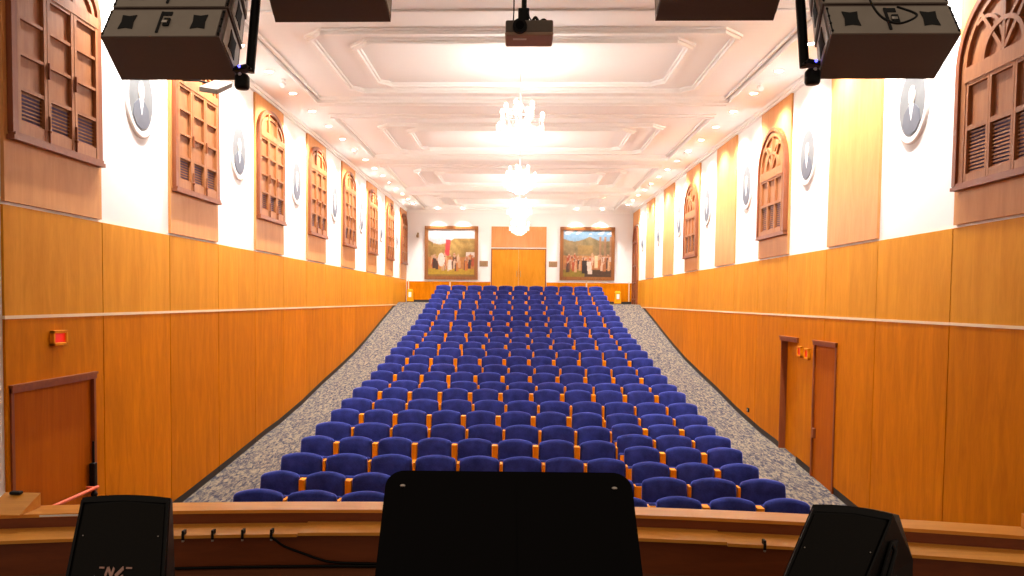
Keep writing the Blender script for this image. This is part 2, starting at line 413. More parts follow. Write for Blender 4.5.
def right_window(yc):
    wn[0] += 1
    def fn(u, v, d): return (d, yc+u, v)
    e = sempty('window_%d' % wn[0])
    W = .70; Z0 = 1.22; ZS = 2.38; RZ = .70
    fr = MB()
    def outl(W, RZ): return [(-W, Z0)]+[(W*math.cos(PI-PI*i/30), ZS+RZ*math.sin(PI-PI*i/30)) for i in range(31)]+[(W, Z0)]
    ribbon(fr, outl(W, RZ), .06, H-.085, H-.012, fn); 
    fr.build('window_frame', 'shutter_dark', e)
    fi = MB(); ribbon(fi, outl(W-.075, RZ-.075), .09, H-.06, H-.012, fn); fi.build('inner_frame', 'shutter', e)
    s = MB(); s.prism(rectp(-.755, .755, 1.175, 1.21), H-.085, H-.012, fn); s.prism(rectp(-.73, .73, 1.21, 1.24), H-.08, H-.012, fn)
    s.build('window_sill', 'shutter_dark', e)
    R = W-.10
    fan = MB(); fan.prism([(R*math.cos(PI*i/24), ZS+R*math.sin(PI*i/24)) for i in range(25)], H-.026, H-.013, fn)
    ribbon(fan, [(-R, ZS-.07), (R, ZS-.07)], .15, H-.07, H-.02, fn)
    fan.build('fanlight', 'shutter', e)
    tr = MB()
    ribbon(tr, arc_pts(0, ZS, .30, .30), .045, H-.068, H-.02, fn)
    ribbon(tr, arc_pts(-.30, ZS, .30, .42, 0, 2.0, 12), .035, H-.06, H-.02, fn)
    ribbon(tr, arc_pts(.30, ZS, .30, .42, PI, PI-2.0, 12), .035, H-.06, H-.02, fn)
    ribbon(tr, [(0, ZS), (0, ZS+R)], .04, H-.064, H-.02, fn)
    for a in (PI*.29, PI*.71): ribbon(tr, [(.03*math.cos(a), ZS+.03), (R*math.cos(a), ZS+R*math.sin(a))], .04, H-.062, H-.02, fn)
    tr.build('tracery', 'shutter', e)
    for uc in (-.375, 0, .375):
        lf = MB(); a, b = uc-.185, uc+.185
        lf.prism(rectp(a+.03, b-.03, 1.75, 2.2), H-.028, H-.013, fn)
        lf.prism(rectp(a, a+.03, 1.23, 2.24), H-.062, H-.013, fn); lf.prism(rectp(b-.03, b, 1.23, 2.24), H-.062, H-.013, fn)
        for z, h in ((1.275, .09), (1.775, .05), (2.22, .05)): lf.prism(rectp(a+.03, b-.03, z-h/2, z+h/2), H-.06, H-.013, fn)
        L = lf.build('shutter_leaf', 'shutter', e)
        louvers(L, 1, yc, a+.03, b-.03, 1.32, 1.75, 12, fn)
    return e
for k in range(0, 15, 2): left_window((JL[k]+JL[k+1])/2-.005)
for k in (0, 4, 8): right_window((JL[k]+JL[k+1])/2+(.055 if k else .0))

# ---------------------------------------------------------------- doors
def door(n, side, y0, y1, zt, d_face, handle=None, frame=.045, mat='wood_door', recess=False):
    def fn(u, v, d): return (side*d, u, v)
    zb = min(fz(y0), fz(y1))-.01
    e = sempty('door_%d' % n)
    p = MB(); m = (y0+y1)/2
    p.prism([(y0+.002, zb), (y1-.002, zb), (y1-.002, zt-.002), (y0+.002, zt-.002)], d_face, d_face+.03, fn)
    p.build('door_leaf', mat, e)
    fr = MB()
    if not recess:
        ribbon(fr, [(y0+frame/2, zb), (y0+frame/2, zt)], frame, H-.018, H+.03, fn)
        ribbon(fr, [(y1-frame/2, zb), (y1-frame/2, zt)], frame, H-.018, H+.03, fn)
    ribbon(fr, [(y0, zt-frame*.6), (y1, zt-frame*.6)], frame*1.4, H-.03, H+.03, fn)
    ribbon(fr, [(y0-.01, zt+.01), (y1+.01, zt+.01)], .025, H-.04, H+.03, fn)
    fr.build('door_frame', 'door_trim', e)
    return e, fn
e, fn = door(1, -1, 6.62, 7.99, -.83, H+.02, frame=.04)
hd = MB(); hd.box(-H-.0, -H+.06, 7.86, 7.925, -2.08, -1.78, .01); hd.tube([(-H+.03, 7.90, -1.55), (-H+.03, 7.90, -1.8)], .012, 6)
hd.ball((-H+.04, 7.89, -2.12), .035); hd.build('door_handle', 'black', e)
e, fn = door(2, 1, 10.98, 11.82, -.575, H+.01, frame=.04)
hd = MB(); hd.box(H-.03, H+.015, 11.70, 11.76, -2.05, -1.9, .008); hd.build('door_handle', 'shutter_dark', e)
e, fn = door(3, 1, 12.48, 13.30, -.575, H+.11, recess=True, mat='wood')
rv = MB(); rv.prism([(13.285, -2.68), (13.299, -2.68), (13.299, -.58), (13.285, -.58)], H, H+.135, lambda u, v, d: (d, u, v)); rv.build('door_reveal', 'shutter_dark', e)
# handrail by the left stage door
rl = MB(); rl.tube([(-4.42, 7.80, -2.015), (-4.42, 7.10, -2.015), (-4.42, 6.62, -2.015)], .018, 8)
rl.tube([(-4.42, 7.78, -2.02), (-4.53, 7.78, -2.02)], .014, 8)
rl.tube([(-4.42, 6.64, -2.02), (-4.42, 6.64, -2.93)], .014, 8)
tag(rl.build('handrail', 'red_paint', None, (-4.42, 6.64, -2.93)), 'thin red-orange handrail in front of the left stage door', 'handrail')
# arched door in the far right corner
def fnr(u, v, d): return (d, u, v)
e = sempty('door_4'); a, b = ARCHDOOR; yc = (a+b)/2; W = (b-a)/2
p = MB(); poly = [(a, -.11)]+[(yc-W*math.cos(PI*i/20), 2.35+W*math.sin(PI*i/20)) for i in range(21)]+[(b, -.11)]
p.prism(poly, H-.0, PL+.02, fnr); p.build('door_leaf', 'shutter', e)
p = MB(); ribbon(p, [(a+.04, -.11)]+[(yc-(W-.04)*math.cos(PI*i/20), 2.35+(W-.04)*math.sin(PI*i/20)) for i in range(21)]+[(b-.04, -.11)], .09, H-.06, H+.02, fnr)
ribbon(p, [(a+.05, 2.32), (b-.05, 2.32)], .08, H-.05, H+.01, fnr); ribbon(p, [(yc, -.1), (yc, 2.9)], .06, H-.05, H+.01, fnr)
for z in (.1, .75, 1.4): ribbon(p, [(a+.05, z), (b-.05, z)], .06, H-.04, H+.01, fnr)
p.build('door_frame', 'shutter_dark', e)

# ---------------------------------------------------------------- far wall
w = MB(); w.box(-4.75, 4.75, YF, YF+.15, -.3, 3.72); far = tag(w.build('wall_back', 'plaster'), kind='structure')
def fb(u, v, d): return (u, YF-d, v)
p = MB()
for a, b in ((-4.53, -2.78), (-2.75, -1.13), (1.12, 2.71), (2.74, 4.40), (4.42, 4.54)):
    p.prism(rectp(a, b, .0, .74), -.002, .025, fb)
p.build('wood_panels', 'wood', far)
p = MB(); p.prism(rectp(-1.11, 1.095, 2.13, 2.965), -.002, .035, fb); p.build('wood_panel_over_door', 'wood_hi', far)
bb = MB(); bb.prism(rectp(-4.53, -1.13, -.11, .0), -.002, .02, fb); bb.prism(rectp(1.12, 4.54, -.11, .0), -.002, .02, fb)
tag(bb.build('baseboard_back', 'base'), kind='structure')
e = sempty('door_5')
for a, b in ((-1.085, -.012), (-.007, 1.07)):
    p = MB(); p.prism(rectp(a, b, -.10, 2.05), -.002, .03, fb); L = p.build('door_leaf', 'wood_mid', e)
    k = MB(); hx = -.08 if a < -.5 else .07
    k.tube([fb(hx, .95, .08), fb(hx, 1.2, .08)], .012, 6); k.tube([fb(hx, .97, .03), fb(hx, .97, .08)], .01, 6); k.tube([fb(hx, 1.18, .03), fb(hx, 1.18, .08)], .01, 6)
    k.build('door_handle', 'plaque', L)
p = MB()
ribbon(p, [(-1.095, -.1), (-1.095, 2.07), (1.08, 2.07), (1.08, -.1)], .045, -.002, .05, fb); p.build('door_frame', 'door_trim', e)
# far cornice
c = MB(); c.prism(rectp(-4.5, 4.5, 3.56, 3.64), -.002, .09, fb); c.prism(rectp(-4.5, 4.5, 3.50, 3.56), -.002, .04, fb)
tag(c.build('trim_3', 'mould'), kind='structure')

# ---------------------------------------------------------------- ceiling with four framed bays
HB = 3.76
bays = [(9.66, 14.05), (15.2, 19.55), (20.7, 25.05), (26.2, 30.25)]
cz = MB()
cz.box(-4.75, -HB, 4.9, YF, ZC, ZC+.16); cz.box(HB, 4.75, 4.9, YF, ZC, ZC+.16)
cur = 4.9
for a, b in bays:
    cz.box(-HB, HB, cur, a, ZC, ZC+.16); cur = b
    cz.box(-HB, HB, a, b, ZC+.07, ZC+.16)
cz.box(-HB, HB, cur, YF, ZC, ZC+.16)
ceil = tag(cz.build('ceiling', 'ceil'), kind='structure')
def fc(u, v, d): return (u, v, d)
def loop_notched(x, y0, y1, n):
    """rectangle with chamfer-notched corners"""
    return [(-x+n, y0), (x-n, y0), (x-n*.6, y0+n*.5), (x, y0+n), (x, y1-n), (x-n*.6, y1-n*.5), (x-n, y1), (-x+n, y1), (-x+n*.6, y1-n*.5), (-x, y1-n), (-x, y0+n), (-x+n*.6, y0+n*.5), (-x+n, y0), (-x+n+.02, y0)]
for i, (a, b) in enumerate(bays):
    s = (b-a)/(14.05-9.66)
    m = MB()
    # stepped edge moulding of the bay
    ribbon(m, [(-HB, a), (HB, a), (HB, b), (-HB, b), (-HB, a), (-HB+.02, a)], .07, ZC-.025, ZC+.07, fc)
    ribbon(m, [(-HB+.08, a+.08), (HB-.08, a+.08), (HB-.08, b-.08), (-HB+.08, b-.08), (-HB+.08, a+.08), (-HB+.1, a+.08)], .06, ZC+.03, ZC+.075, fc)
    m.build('bay_edge_moulding', 'mould', ceil)
    for (x, y0, y1, nn) in ((2.98, .86, 3.82, .24), (2.42, 1.24, 3.44, .24)):
        m = MB(); lp = loop_notched(x, a+y0*s, a+y1*s, nn)
        ribbon(m, lp, .14, ZC+.035, ZC+.075, fc); ribbon(m, lp, .07, ZC-.005, ZC+.075, fc)
        m.build('panel_moulding', 'mould', ceil)
    yc = a+2.19*s
    m = MB(); prof = [(.02, -.03), (.12, -.05), (.16, -.01), (.42, -.01), (.46, -.04), (.52, -.045), (.57, -.01), (.62, .0)]
    m.lathe([(r, z) for r, z in prof], (0, yc, ZC+.07), 36); m.build('ceiling_medallion', 'mould', ceil)
for y0, y1 in ((14.12, 15.13), (19.62, 20.63), (25.12, 26.13)):
    m = MB(); m.box(-HB-.0, HB, y0+.12, y0+.2, ZC-.02, ZC+.01); m.box(-HB, HB, y1-.2, y1-.12, ZC-.02, ZC+.01)
    m.build('beam_moulding', 'mould', ceil)

# ---------------------------------------------------------------- stage, curved rail and ledge
def yb(x): return 5.12-.03*x*x
def yfr(x): return 4.925-.032*x*x
def yl(x): return 4.70-.035*x*x
def yface(x): return yl(x)+.0-.0+.045
xs = [-4.54+9.08*i/48 for i in range(49)]
def curved(mb, fa, fbk, z0, z1, x0=-4.54, x1=4.54, n=48):
    vs = []; X = [x0+(x1-x0)*i/n for i in range(n+1)]
    for x in X: vs += [(x, fa(x), z0), (x, fbk(x), z0), (x, fbk(x), z1), (x, fa(x), z1)]
    fs = []
    for i in range(n):
        a = 4*i; b = a+4
        fs += [(a, b, b+1, a+1), (a+1, b+1, b+2, a+2), (a+2, b+2, b+3, a+3), (a+3, b+3, b, a)]
    fs += [(0, 1, 2, 3), (4*n+3, 4*n+2, 4*n+1, 4*n)]
    mb.add(vs, fs)
ZR = -1.38
e = thing('stage_rail', 'long curved wooden parapet rail along the front edge of the stage', 'rail', (0, 4.9, -1.70))
def loc(mb, name, mat, par, L=(0, 4.9, -1.70)):
    mb.v = [(a-L[0], b-L[1], c-L[2]) for a, b, c in mb.v]; return mb.build(name, mat, par)
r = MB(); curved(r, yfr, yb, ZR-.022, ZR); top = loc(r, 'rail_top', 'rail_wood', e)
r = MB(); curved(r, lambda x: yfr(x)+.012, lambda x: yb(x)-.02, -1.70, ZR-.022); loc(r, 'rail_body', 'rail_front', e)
r = MB()
for (x0, x1, dz) in ((-4.54, -1.36, -.008), (-1.355, 1.30, 0), (1.305, 4.54, -.008)):
    curved(r, yl, lambda x: yfr(x)+.02, -1.482+dz, -1.462+dz, x0, x1, 18)
loc(r, 'ledge_top', 'rail_wood', e)
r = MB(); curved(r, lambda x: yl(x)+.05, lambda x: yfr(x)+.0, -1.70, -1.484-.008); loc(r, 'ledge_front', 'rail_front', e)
# audience-side front of the stage
st = MB(); curved(st, lambda x: yfr(x)+.03, lambda x: yb(x)-.03, -2.95, -1.70); tag(st.build('wall_front', 'wood'), kind='structure')
st = MB(); curved(st, lambda x: -1.2, lambda x: yfr(x)+.03, -1.78, -1.70); tag(st.build('floor_1', 'stage_floor'), kind='structure')
# sloping end boxes on the rail
for sx, sn, lab in ((-1, 'left', 'wooden wedge box with sloping top at the left end of the rail'), (1, 'right', 'wooden wedge box with sloping top at the right end of the rail')):
    x0, x1 = (-3.335, -3.10) if sx < 0 else (3.15, 3.40)
    ya, yb_ = 4.585, 4.80
    w = MB(); w.hexa([(x0, ya, ZR), (x1, ya, ZR), (x1, yb_, ZR), (x0, yb_, ZR), (x0+.02*0, ya, ZR+.006), (x1, ya, ZR+.006), (x1, yb_, ZR+.092), (x0, yb_, ZR+.092)])
    t = thing('wedge_box', lab, 'box', ((x0+x1)/2, 4.72, ZR)); loc(w, 'sloping_body', 'rail_wood', t, ((x0+x1)/2, 4.72, ZR))
    if sx < 0:
        w = MB(); w.box(x0+.05, x0+.12, 4.76, 4.80, ZR+.085, ZR+.105, .005); loc(w, 'latch', 'black', t, ((x0+x1)/2, 4.72, ZR))
# pale tape strip on the rail front edge
tp = MB(); curved(tp, lambda x: yfr(x)-.008, lambda x: yfr(x)-.003, ZR-.017, ZR-.006, -3.0, -2.52, 6)
tag(tp.build('tape_strip', 'label', None, (-2.8, 4.69, ZR-.01)), 'pale tape strip along the rail edge at the far left', 'tape')
# small black clips gripping the ledge edge
clips = [(-2.045, 'leftmost'), (-1.87, 'second from the left'), (-1.69, 'third from the left'), (-1.515, 'fourth from the left, holding the black cable'), (1.52, 'alone at the right')]
c0 = None
for x, lab in clips:
    if c0 is None:
        c0 = thing('cable_clip', '', 'clip', (0, 0, 0), 0, 'black cable clips on the stage ledge')
        m = MB(); m.box(-.008, .008, -.012, .03, 0, .028, .003); m.box(-.008, .008, -.014, -.004, -.03, .01, .002); m.build('clip_body', 'black', c0)
        m = MB(); m.box(-.007, .007, -.014, .0, -.042, -.031, .002); m.build('clip_tip', 'steel', c0)
        c = c0
    else: c = copy_tree(c0)
    c.location = (x, yl(x)+.006, -1.468); c['label'] = 'small black cable clip on the stage ledge, '+lab
cb = MB()
F_ = lambda x: yl(x)+.034
pts = [(-1.515, yl(-1.5)-.014, -1.485), (-1.49, yl(-1.49)-.012, -1.50), (-1.44, yl(-1.44)+.01, -1.55), (-1.33, F_(-1.33), -1.605), (-1.22, F_(-1.22), -1.645), (-1.12, F_(-1.12), -1.664), (-.8, F_(-.8), -1.672), (-.3, F_(-.3), -1.672), (.3, F_(.3), -1.672)]
def smooth_pts(p, k=5):
    out = []; P = [Vector(q) for q in p]; n = len(P)
    for i in range(n-1):
        a, b, c_, d = P[max(i-1, 0)], P[i], P[i+1], P[min(i+2, n-1)]
        for j in range(k):
            t = j/k; out.append(.5*((2*b)+(c_-a)*t+(2*a-5*b+4*c_-d)*t*t+(3*b-a-3*c_+d)*t**3))
    out.append(P[-1]); return out
cb.tube(smooth_pts(pts), .008, 6)
cb.tube([(-2.5+.2*i, F_(-2.5+.2*i)-.008, -1.684) for i in range(15)], .009, 6)
tag(cb.build('cable', 'black', None, (-1.0, 4.5, -1.70)), 'thin black cable hanging from the ledge and running along the stage floor', 'cable')

# ---------------------------------------------------------------- seats
ROWS = [(27.34, .535), (26.62, .365), (25.80, .22), (24.98, .055), (24.15, -.09), (23.36, -.255), (22.50, -.40), (21.72, -.56), (20.90, -.69),
        (20.12, -.815), (19.28, -.91), (18.46, -1.01), (17.62, -1.112), (16.80, -1.228), (15.98, -1.35), (15.16, -1.437), (14.34, -1.537), (13.50, -1.577),
        (12.70, -1.675), (11.92, -1.745), (11.07, -1.822), (10.26, -1.885), (9.44, -1.955), (8.63, -2.005), (7.83, -2.02)]
RB = [(7.78, -1.995), (8.55, -1.975), (9.43, -1.99), (10.12, -1.925), (10.74, -1.875), (11.50, -1.847), (12.07, -1.775)]   # right-hand front block
HT = .90
def seat_proto(w, gap_w, gap_off, low_left, low_right):
    """origin on the floor under the backrest, facing the stage (-Y)"""
    t = bpy.data.objects.new('auditorium_seat', None); C.objects.link(t); t.empty_display_size = .1
    hw = w/2; top = HT
    # backrest: superellipse outline, padded, wrapped around the sitter
    def outline():
        pts = []; r = .13
        def corner(cu, cv, a0): return [(cu+r*math.cos(a0+PI/2*i/3), cv+r*math.sin(a0+PI/2*i/3)) for i in range(4)]
        pts += corner(1-r, -1+r, -PI/2)+[(1, -.3), (1, .3)]+corner(1-r, 1-r, 0)
        pts += [(.87-1.74*i/8, 1) for i in range(1, 8)]
        pts += corner(-1+r, 1-r, PI/2)+[(-1, .3), (-1, -.3)]+corner(-1+r, -1+r, PI)
        pts += [(-.87+1.74*i/6, -1) for i in range(1, 6)]
        return pts
    O = outline(); n = len(O); hz = .25
    def P(u, v, y):
        x = u*hw; z = top-.25+v*hz
        z -= (.034*u*u)*max(0, v)
        yy = y-.07*u*u+.055*(v*.5+.5)-.03
        return (x*(1-.025*max(0, v)), yy, z)
    rings = [(.90, .045), (1.0, .03), (1.0, -.005), (.97, -.028), (.86, -.040), (.5, -.047), (.2, -.05)]
    vs = []; fs = []
    for sc, y in rings: vs += [P(u*sc, v*sc, y) for u, v in O]
    for k in range(len(rings)-1):
        for i in range(n): fs.append((k*n+i, k*n+(i+1) % n, (k+1)*n+(i+1) % n, (k+1)*n+i))
    fs += [list(range(n))[::-1], list(range((len(rings)-1)*n, len(rings)*n))]
    m = MB(); m.add(vs, fs, True); m.build('backrest', 'velvet', t)
    # wooden back shell
    m = MB(); rings = [(.90, .072), (.94, .062), (.94, .046)]; vs = []; fs = []
    for sc, y in rings: vs += [P(u*sc, v*sc, y) for u, v in O]
    for k in range(2):
        for i in range(n): fs.append((k*n+i, k*n+(i+1) % n, (k+1)*n+(i+1) % n, (k+1)*n+i))
    fs += [list(range(n))[::-1], list(range(2*n, 3*n))]
    m.add(vs, fs, True); m.build('back_shell', 'seat_wood', t)
    # tipped-up cushion
    m = MB(); R = Matrix.Rotation(-.16, 3, 'X')
    m.box(-hw+.015, hw-.015, -.235, -.135, .30, .66, .03, R, (0, -.18, .40)); 
    m.sm = [True]*len(m.sm); m.build('seat_cushion', 'velvet', t)
    m = MB(); m.box(-hw+.03, hw-.03, -.262, -.238, .31, .63, .006, R, (0, -.18, .40)); m.build('seat_base', 'seat_wood', t)
    m = MB(); m.tube([(-hw, -.14, .36), (hw, -.14, .36)], .018, 8); m.build('seat_bar', 'black', t)
    # wooden standards / armrests
    px = .545/2
    def standard(xc, wd, h, name='side_panel'):
        m = MB(); m.box(xc-wd/2, xc+wd/2, -.095, .035, .0, h, .004); m.box(xc-wd/2, xc+wd/2, -.34, -.096, .14, .60, .004)
        m.box(xc-wd/2, xc+wd/2, -.38, -.096, .60, .625, .004)
        m.box(xc-wd/2, xc+wd/2, -.25, -.096, .018, .14, .003)
        m.build(name, 'seat_wood', t)
        m = MB(); m.box(xc-wd/2, xc+wd/2, -.30, .06, -.0, .018, .003); m.build('foot_plate', 'black', t)
    if low_right == 2: standard(hw+.012, .022, HT-.075)
    elif low_right: standard(hw-.011, .022, .60)
    else: standard(px+gap_off, gap_w, HT-.075)
    if low_left: standard(-hw+.011, .022, .60)
    return t
PIT = .5452
protos = {}
def get(par, ll, lr):
    k = (par, ll, lr)
    if k not in protos:
        protos[k] = seat_proto(.468 if par else .506, .072 if par else .030, 0 if par else .004, ll, lr)
        used[k] = False
    return protos[k], k
used = {}
def put_seat(x, y, ztop, par, ll, lr, label, group, sx=1.0):
    o, k = get(par, ll, lr)
    if used[k]: o = copy_tree(o)
    used[k] = True
    z = fz(y); 
    o.location = (x, y, z); sc = (ztop-z)/HT
    o.scale = (sx*.996, 1, sc); o.rotation_euler = (0, 0, random.uniform(-.004, .004))
    tag(o, label, 'seat', group)
def seat_x(j): return -2.945+.2425+j*PIT
def word(j, n): 
    if j == 0: return 'end seat beside the left aisle'
    if j == 10: return 'end seat beside the right aisle'
    if j == 5: return 'centre seat'
    if j < 5: return ORD[j+1]+' from the left aisle'
    return ORD[11-j]+' from the right aisle'
for i, (y, z) in enumerate(ROWS):
    cnt = 11 if i <= 18 else 8
    for j in range(cnt):
        par = i % 2
        if i <= 12: rw = ('%s row from the back wall' % ORD[i+1]) if i else 'last row by the back wall'
        else: rw = '%s row from the stage' % ORD[25-i] if i < 24 else 'front row by the stage'
        if cnt == 8: 
            lab = 'blue velvet seat, %s, %s' % (rw, (word(j, 11) if j == 0 else ORD[j+1]+' from the left aisle') if j < 7 else 'last before the right-hand block')
        else: lab = 'blue velvet seat, %s, %s' % (rw, word(j, 11))
        dl = (-.035, .075)[1-par]
        B = [-2.983+q*PIT+dl*math.sin(PI*q/cnt) for q in (j, j+1)]
        put_seat((B[0]+B[1])/2, y-.0, z, par, j == 0, (1 if cnt == 11 else 2) if j == cnt-1 else 0, lab, 'blue auditorium seats in raked rows', (B[1]-B[0])/PIT)
for i, (y, z) in enumerate(RB):
    for j in range(3):
        par = (1, 0, 1, 1, 0, 1, 0)[i]
        x = 2.996-.2425-(2-j)*.544
        rw = 'front row' if i == 0 else '%s row from the stage' % ORD[i+1]
        pos = ('inner seat', 'middle seat', 'aisle seat')[j]
        put_seat(x, y, z-.0, par, False, 1 if j == 2 else 0, 'blue velvet seat in the right-hand block, %s, %s' % (rw, pos), 'blue auditorium seats in the right-hand front block')

# ---------------------------------------------------------------- oval portraits
def portrait_proto():
    """faces +X, origin at the middle of the back"""
    t = bpy.data.objects.new('oval_portrait', None); C.objects.link(t)
    m = MB(); k = 40
    def el(ry, rz, x): return [(x, ry*math.cos(2*PI*i/k), rz*math.sin(2*PI*i/k)) for i in range(k)]
    rings = [el(.375, .475, 0), el(.375, .475, .02), el(.36, .46, .034), el(.335, .435, .032), el(.315, .415, .024), el(.305, .405, .028), el(.29, .39, .02)]
    vs = [v for r_ in rings for v in r_]; fs = []
    for a in range(len(rings)-1):
        for i in range(k): fs.append((a*k+i, a*k+(i+1) % k, (a+1)*k+(i+1) % k, (a+1)*k+i))
    m.add(vs, fs, True); m.build('oval_frame', 'oval_frame', t)
    m = MB(); m.add([(.02, .297*math.cos(2*PI*i/k), .397*math.sin(2*PI*i/k)) for i in range(k)]+[(.0, .297*math.cos(2*PI*i/k), .397*math.sin(2*PI*i/k)) for i in range(k)],
          [list(range(k)), list(range(k, 2*k))[::-1]]+[(i, (i+1) % k, k+(i+1) % k, k+i) for i in range(k)])
    pic = m.build('picture', 'oval_bg', t)
    def fp(u, v, d): return (d, u, v)
    pts = [(-.20, -.23), (-.17, -.10), (-.10, -.045), (-.035, -.01), (.035, -.01), (.10, -.045), (.17, -.10), (.20, -.23), (.12, -.33), (0, -.365), (-.12, -.33)]
    m = MB(); m.prism(pts, .020, .026, fp); m.build('painted_suit', 'oval_suit', pic)
    m = MB(); m.prism([(-.05, -.015), (0, -.20), (.05, -.015), (.0, .01)], .024, .029, fp); m.build('painted_shirt', 'oval_white', pic)
    m = MB(); m.ball((.024, 0, .085), .095, 14, 10, (.12, .85, 1.25)); m.build('painted_face', 'oval_skin', pic)
    m = MB(); m.ball((.022, 0, .135), .078, 14, 8, (.12, .95, .8)); m.build('painted_hair', 'oval_suit', pic)
    return t
pp = portrait_proto(); first = True
for side in (-1, 1):
    for q, k in enumerate(range(1, 14, 2)):
        o = pp if first else copy_tree(pp); first = False
        o.location = (side*(PL-.0), (JL[k]+JL[k+1])/2+(.10 if side < 0 else .16), 2.38 if side < 0 else 2.345); o.rotation_euler = (0, 0, 0 if side < 0 else PI)
        sd = 'left' if side < 0 else 'right'
        lab = 'white-framed oval portrait high on the %s wall, ' % sd + ('nearest to the stage' if q == 0 else ('last one towards the back wall' if q == 6 else '%s from the stage' % ORD[q+1]))
        tag(o, lab, 'portrait', 'oval portraits on the %s wall' % sd)

# ---------------------------------------------------------------- paintings on the far wall
def painting(x0, x1, z0, z1, kind, label):
    cx = (x0+x1)/2; t = thing('framed_painting', label, 'painting', (cx, YF-.001, z0))
    def f2(u, v, d): return (u-cx, -d, v-z0)
    fr = MB(); w = .11
    for a, b, c_, d in ((x0, x1, z0, z0+w), (x0, x1, z1-w, z1), (x0, x0+w, z0+w, z1-w), (x1-w, x1, z0+w, z1-w)):
        fr.prism(rectp(a, b, c_, d), 0, .08, f2)
    for a, b, c_, d in ((x0+w, x1-w, z0+w, z0+w+.03), (x0+w, x1-w, z1-w-.03, z1-w), (x0+w, x0+w+.03, z0+w, z1-w), (x1-w-.03, x1-w, z0+w, z1-w)):
        fr.prism(rectp(a, b, c_, d), 0, .055, f2)
    fr.build('picture_frame', 'gilt', t)
    nx, nz = 90, 88; rnd = random.Random(7+kind); X0, X1, Z0, Z1 = x0+w, x1-w, z0+w, z1-w
    figs = []
    for i in range(46):
        figs.append((rnd.uniform(.04, .96), rnd.uniform(.17, .34), rnd.uniform(.022, .04), rnd.uniform(.10, .17),
                     rnd.choice([(.50, .10, .03), (.60, .22, .05), (.16, .07, .04), (.65, .42, .22), (.08, .04, .03), (.42, .16, .05), (.7, .55, .38)])))
    figs.sort(key=lambda q: -q[1])
    def col(u, v):
        n_ = .5+.5*math.sin(u*17+3*math.sin(v*9+kind))*math.sin(v*13+2*math.sin(u*11))
        if kind == 0:
            c = (.62, .66, .72) if v > .70 else (.50, .36, .12)
            if .42 < v <= .80 and not (.12 < u < .36 and v > .62): c = (.30+.2*n_, .20+.16*n_, .05+.05*n_)
            if v > .78-.1*math.sin(u*6): c = (.66, .70, .74)
            if .36 < u < .48 and .44 < v < .78 and abs((u-.42)-(v-.6)*.1) < .05: c = (.62, .06, .07)
            if v <= .42: c = (.45+.2*n_, .20+.10*n_, .06)
            if v < .16: c = (.50, .36, .03)
            if v < .05: c = (.28, .18, .04)
            if u > .8 and .42 < v < .52: c = (.80, .76, .68)
        else:
            c = (.20+.14*n_, .17+.10*n_, .08+.05*n_)
            if v > .86-.10*abs(math.sin(u*5+.4)): c = (.22, .42, .60)
            if v > .9 and n_ > .6: c = (.7, .75, .8)
            if u > .68 and .42 < v < .86 and math.sin(u*60) > .3: c = (.40, .24, .13)
            if .30 < u < .62 and .48 < v < .68: c = (.34, .24, .08)
            if v <= .46: c = (.42+.2*n_, .20+.1*n_, .08)
            if v < .17: c = (.30, .24, .03) if u < .45 else (.08, .05, .03)
            if u > .75 and .34 < v < .44: c = (.78, .66, .52)
        for (fx, fz_, fw, fh, cc) in figs:
            if abs(u-fx) < fw*(1-.4*max(0, (v-fz_)/fh)) and -.06 < v-fz_ < fh: c = cc
            if (u-fx)**2+(v-fz_-fh-.012)**2 < .018**2: c = (.6, .38, .24)
        if kind == 0:
            if abs(u-.47) < .035-.02*(v-.15) and .15 < v < .36: c = (.86, .80, .70)
            if (u-.29)**2/.005+(v-.36)**2/.02 < 1: c = (.82, .76, .68)
        else:
            if abs(u-(.56-.1*(v-.1))) < .045 and .07 < v < .33: c = (.85, .78, .66)
            if abs(u-.44) < .05 and .08 < v < .36: c = (.03, .02, .02)
            if abs(u-.68) < .035 and .2 < v < .46: c = (.82, .70, .42)
        return c
    me = bpy.data.meshes.new('canvas'); vs = []; cols = []; fs = []
    for j in range(nz+1):
        for i in range(nx+1):
            u, v = i/nx, j/nz; vs.append(f2(X0+(X1-X0)*u, Z0+(Z1-Z0)*v, .03)); cols.append(col(u, v))
    for j in range(nz):
        for i in range(nx): a = j*(nx+1)+i; fs.append((a, a+1, a+nx+2, a+nx+1))
    me.from_pydata(vs, [], fs); ca = me.color_attributes.new('Col', 'FLOAT_COLOR', 'POINT')
    for i, c_ in enumerate(cols): ca.data[i].color = (c_[0]*.72, c_[1]*.62, c_[2]*.6, 1)
    me.materials.append(M['canvas']); o = bpy.data.objects.new('canvas', me); C.objects.link(o); o.parent = t
painting(-3.80, -1.645, .82, 2.965, 0, 'large framed painting of a crowd with a red banner, left of the far door')
painting(1.64, 3.825, .84, 2.965, 1, 'large framed painting of a crowd under trees and blue sky, right of the far door')
for x0, x1, sd in ((-1.58, -1.245, 'left'), (1.205, 1.54, 'right')):
    t = thing('wall_plaque', 'small brown plaque on the far wall just %s of the wood door panel' % sd, 'plaque', ((x0+x1)/2, YF-.001, 1.36))
    m = MB(); m.box(-(x1-x0)/2, (x1-x0)/2, -.02, 0, 0, .225, .004); m.build('plaque_board', 'gilt', t)
    m = MB(); m.box(-(x1-x0)/2+.02, (x1-x0)/2-.02, -.026, -.018, .02, .205, .002); pl = m.build('plaque_plate', 'plaque', t)
    m = MB()
    for z in (.05, .085, .12, .155): m.box(-.11, .11, -.029, -.025, z, z+.012)
    m.build('engraved_lines', 'gilt', pl)
t = thing('wall_sconce', 'small dull brass wall sconce on the far wall beside the left painting', 'sconce', (-4.08, YF-.001, 2.6))
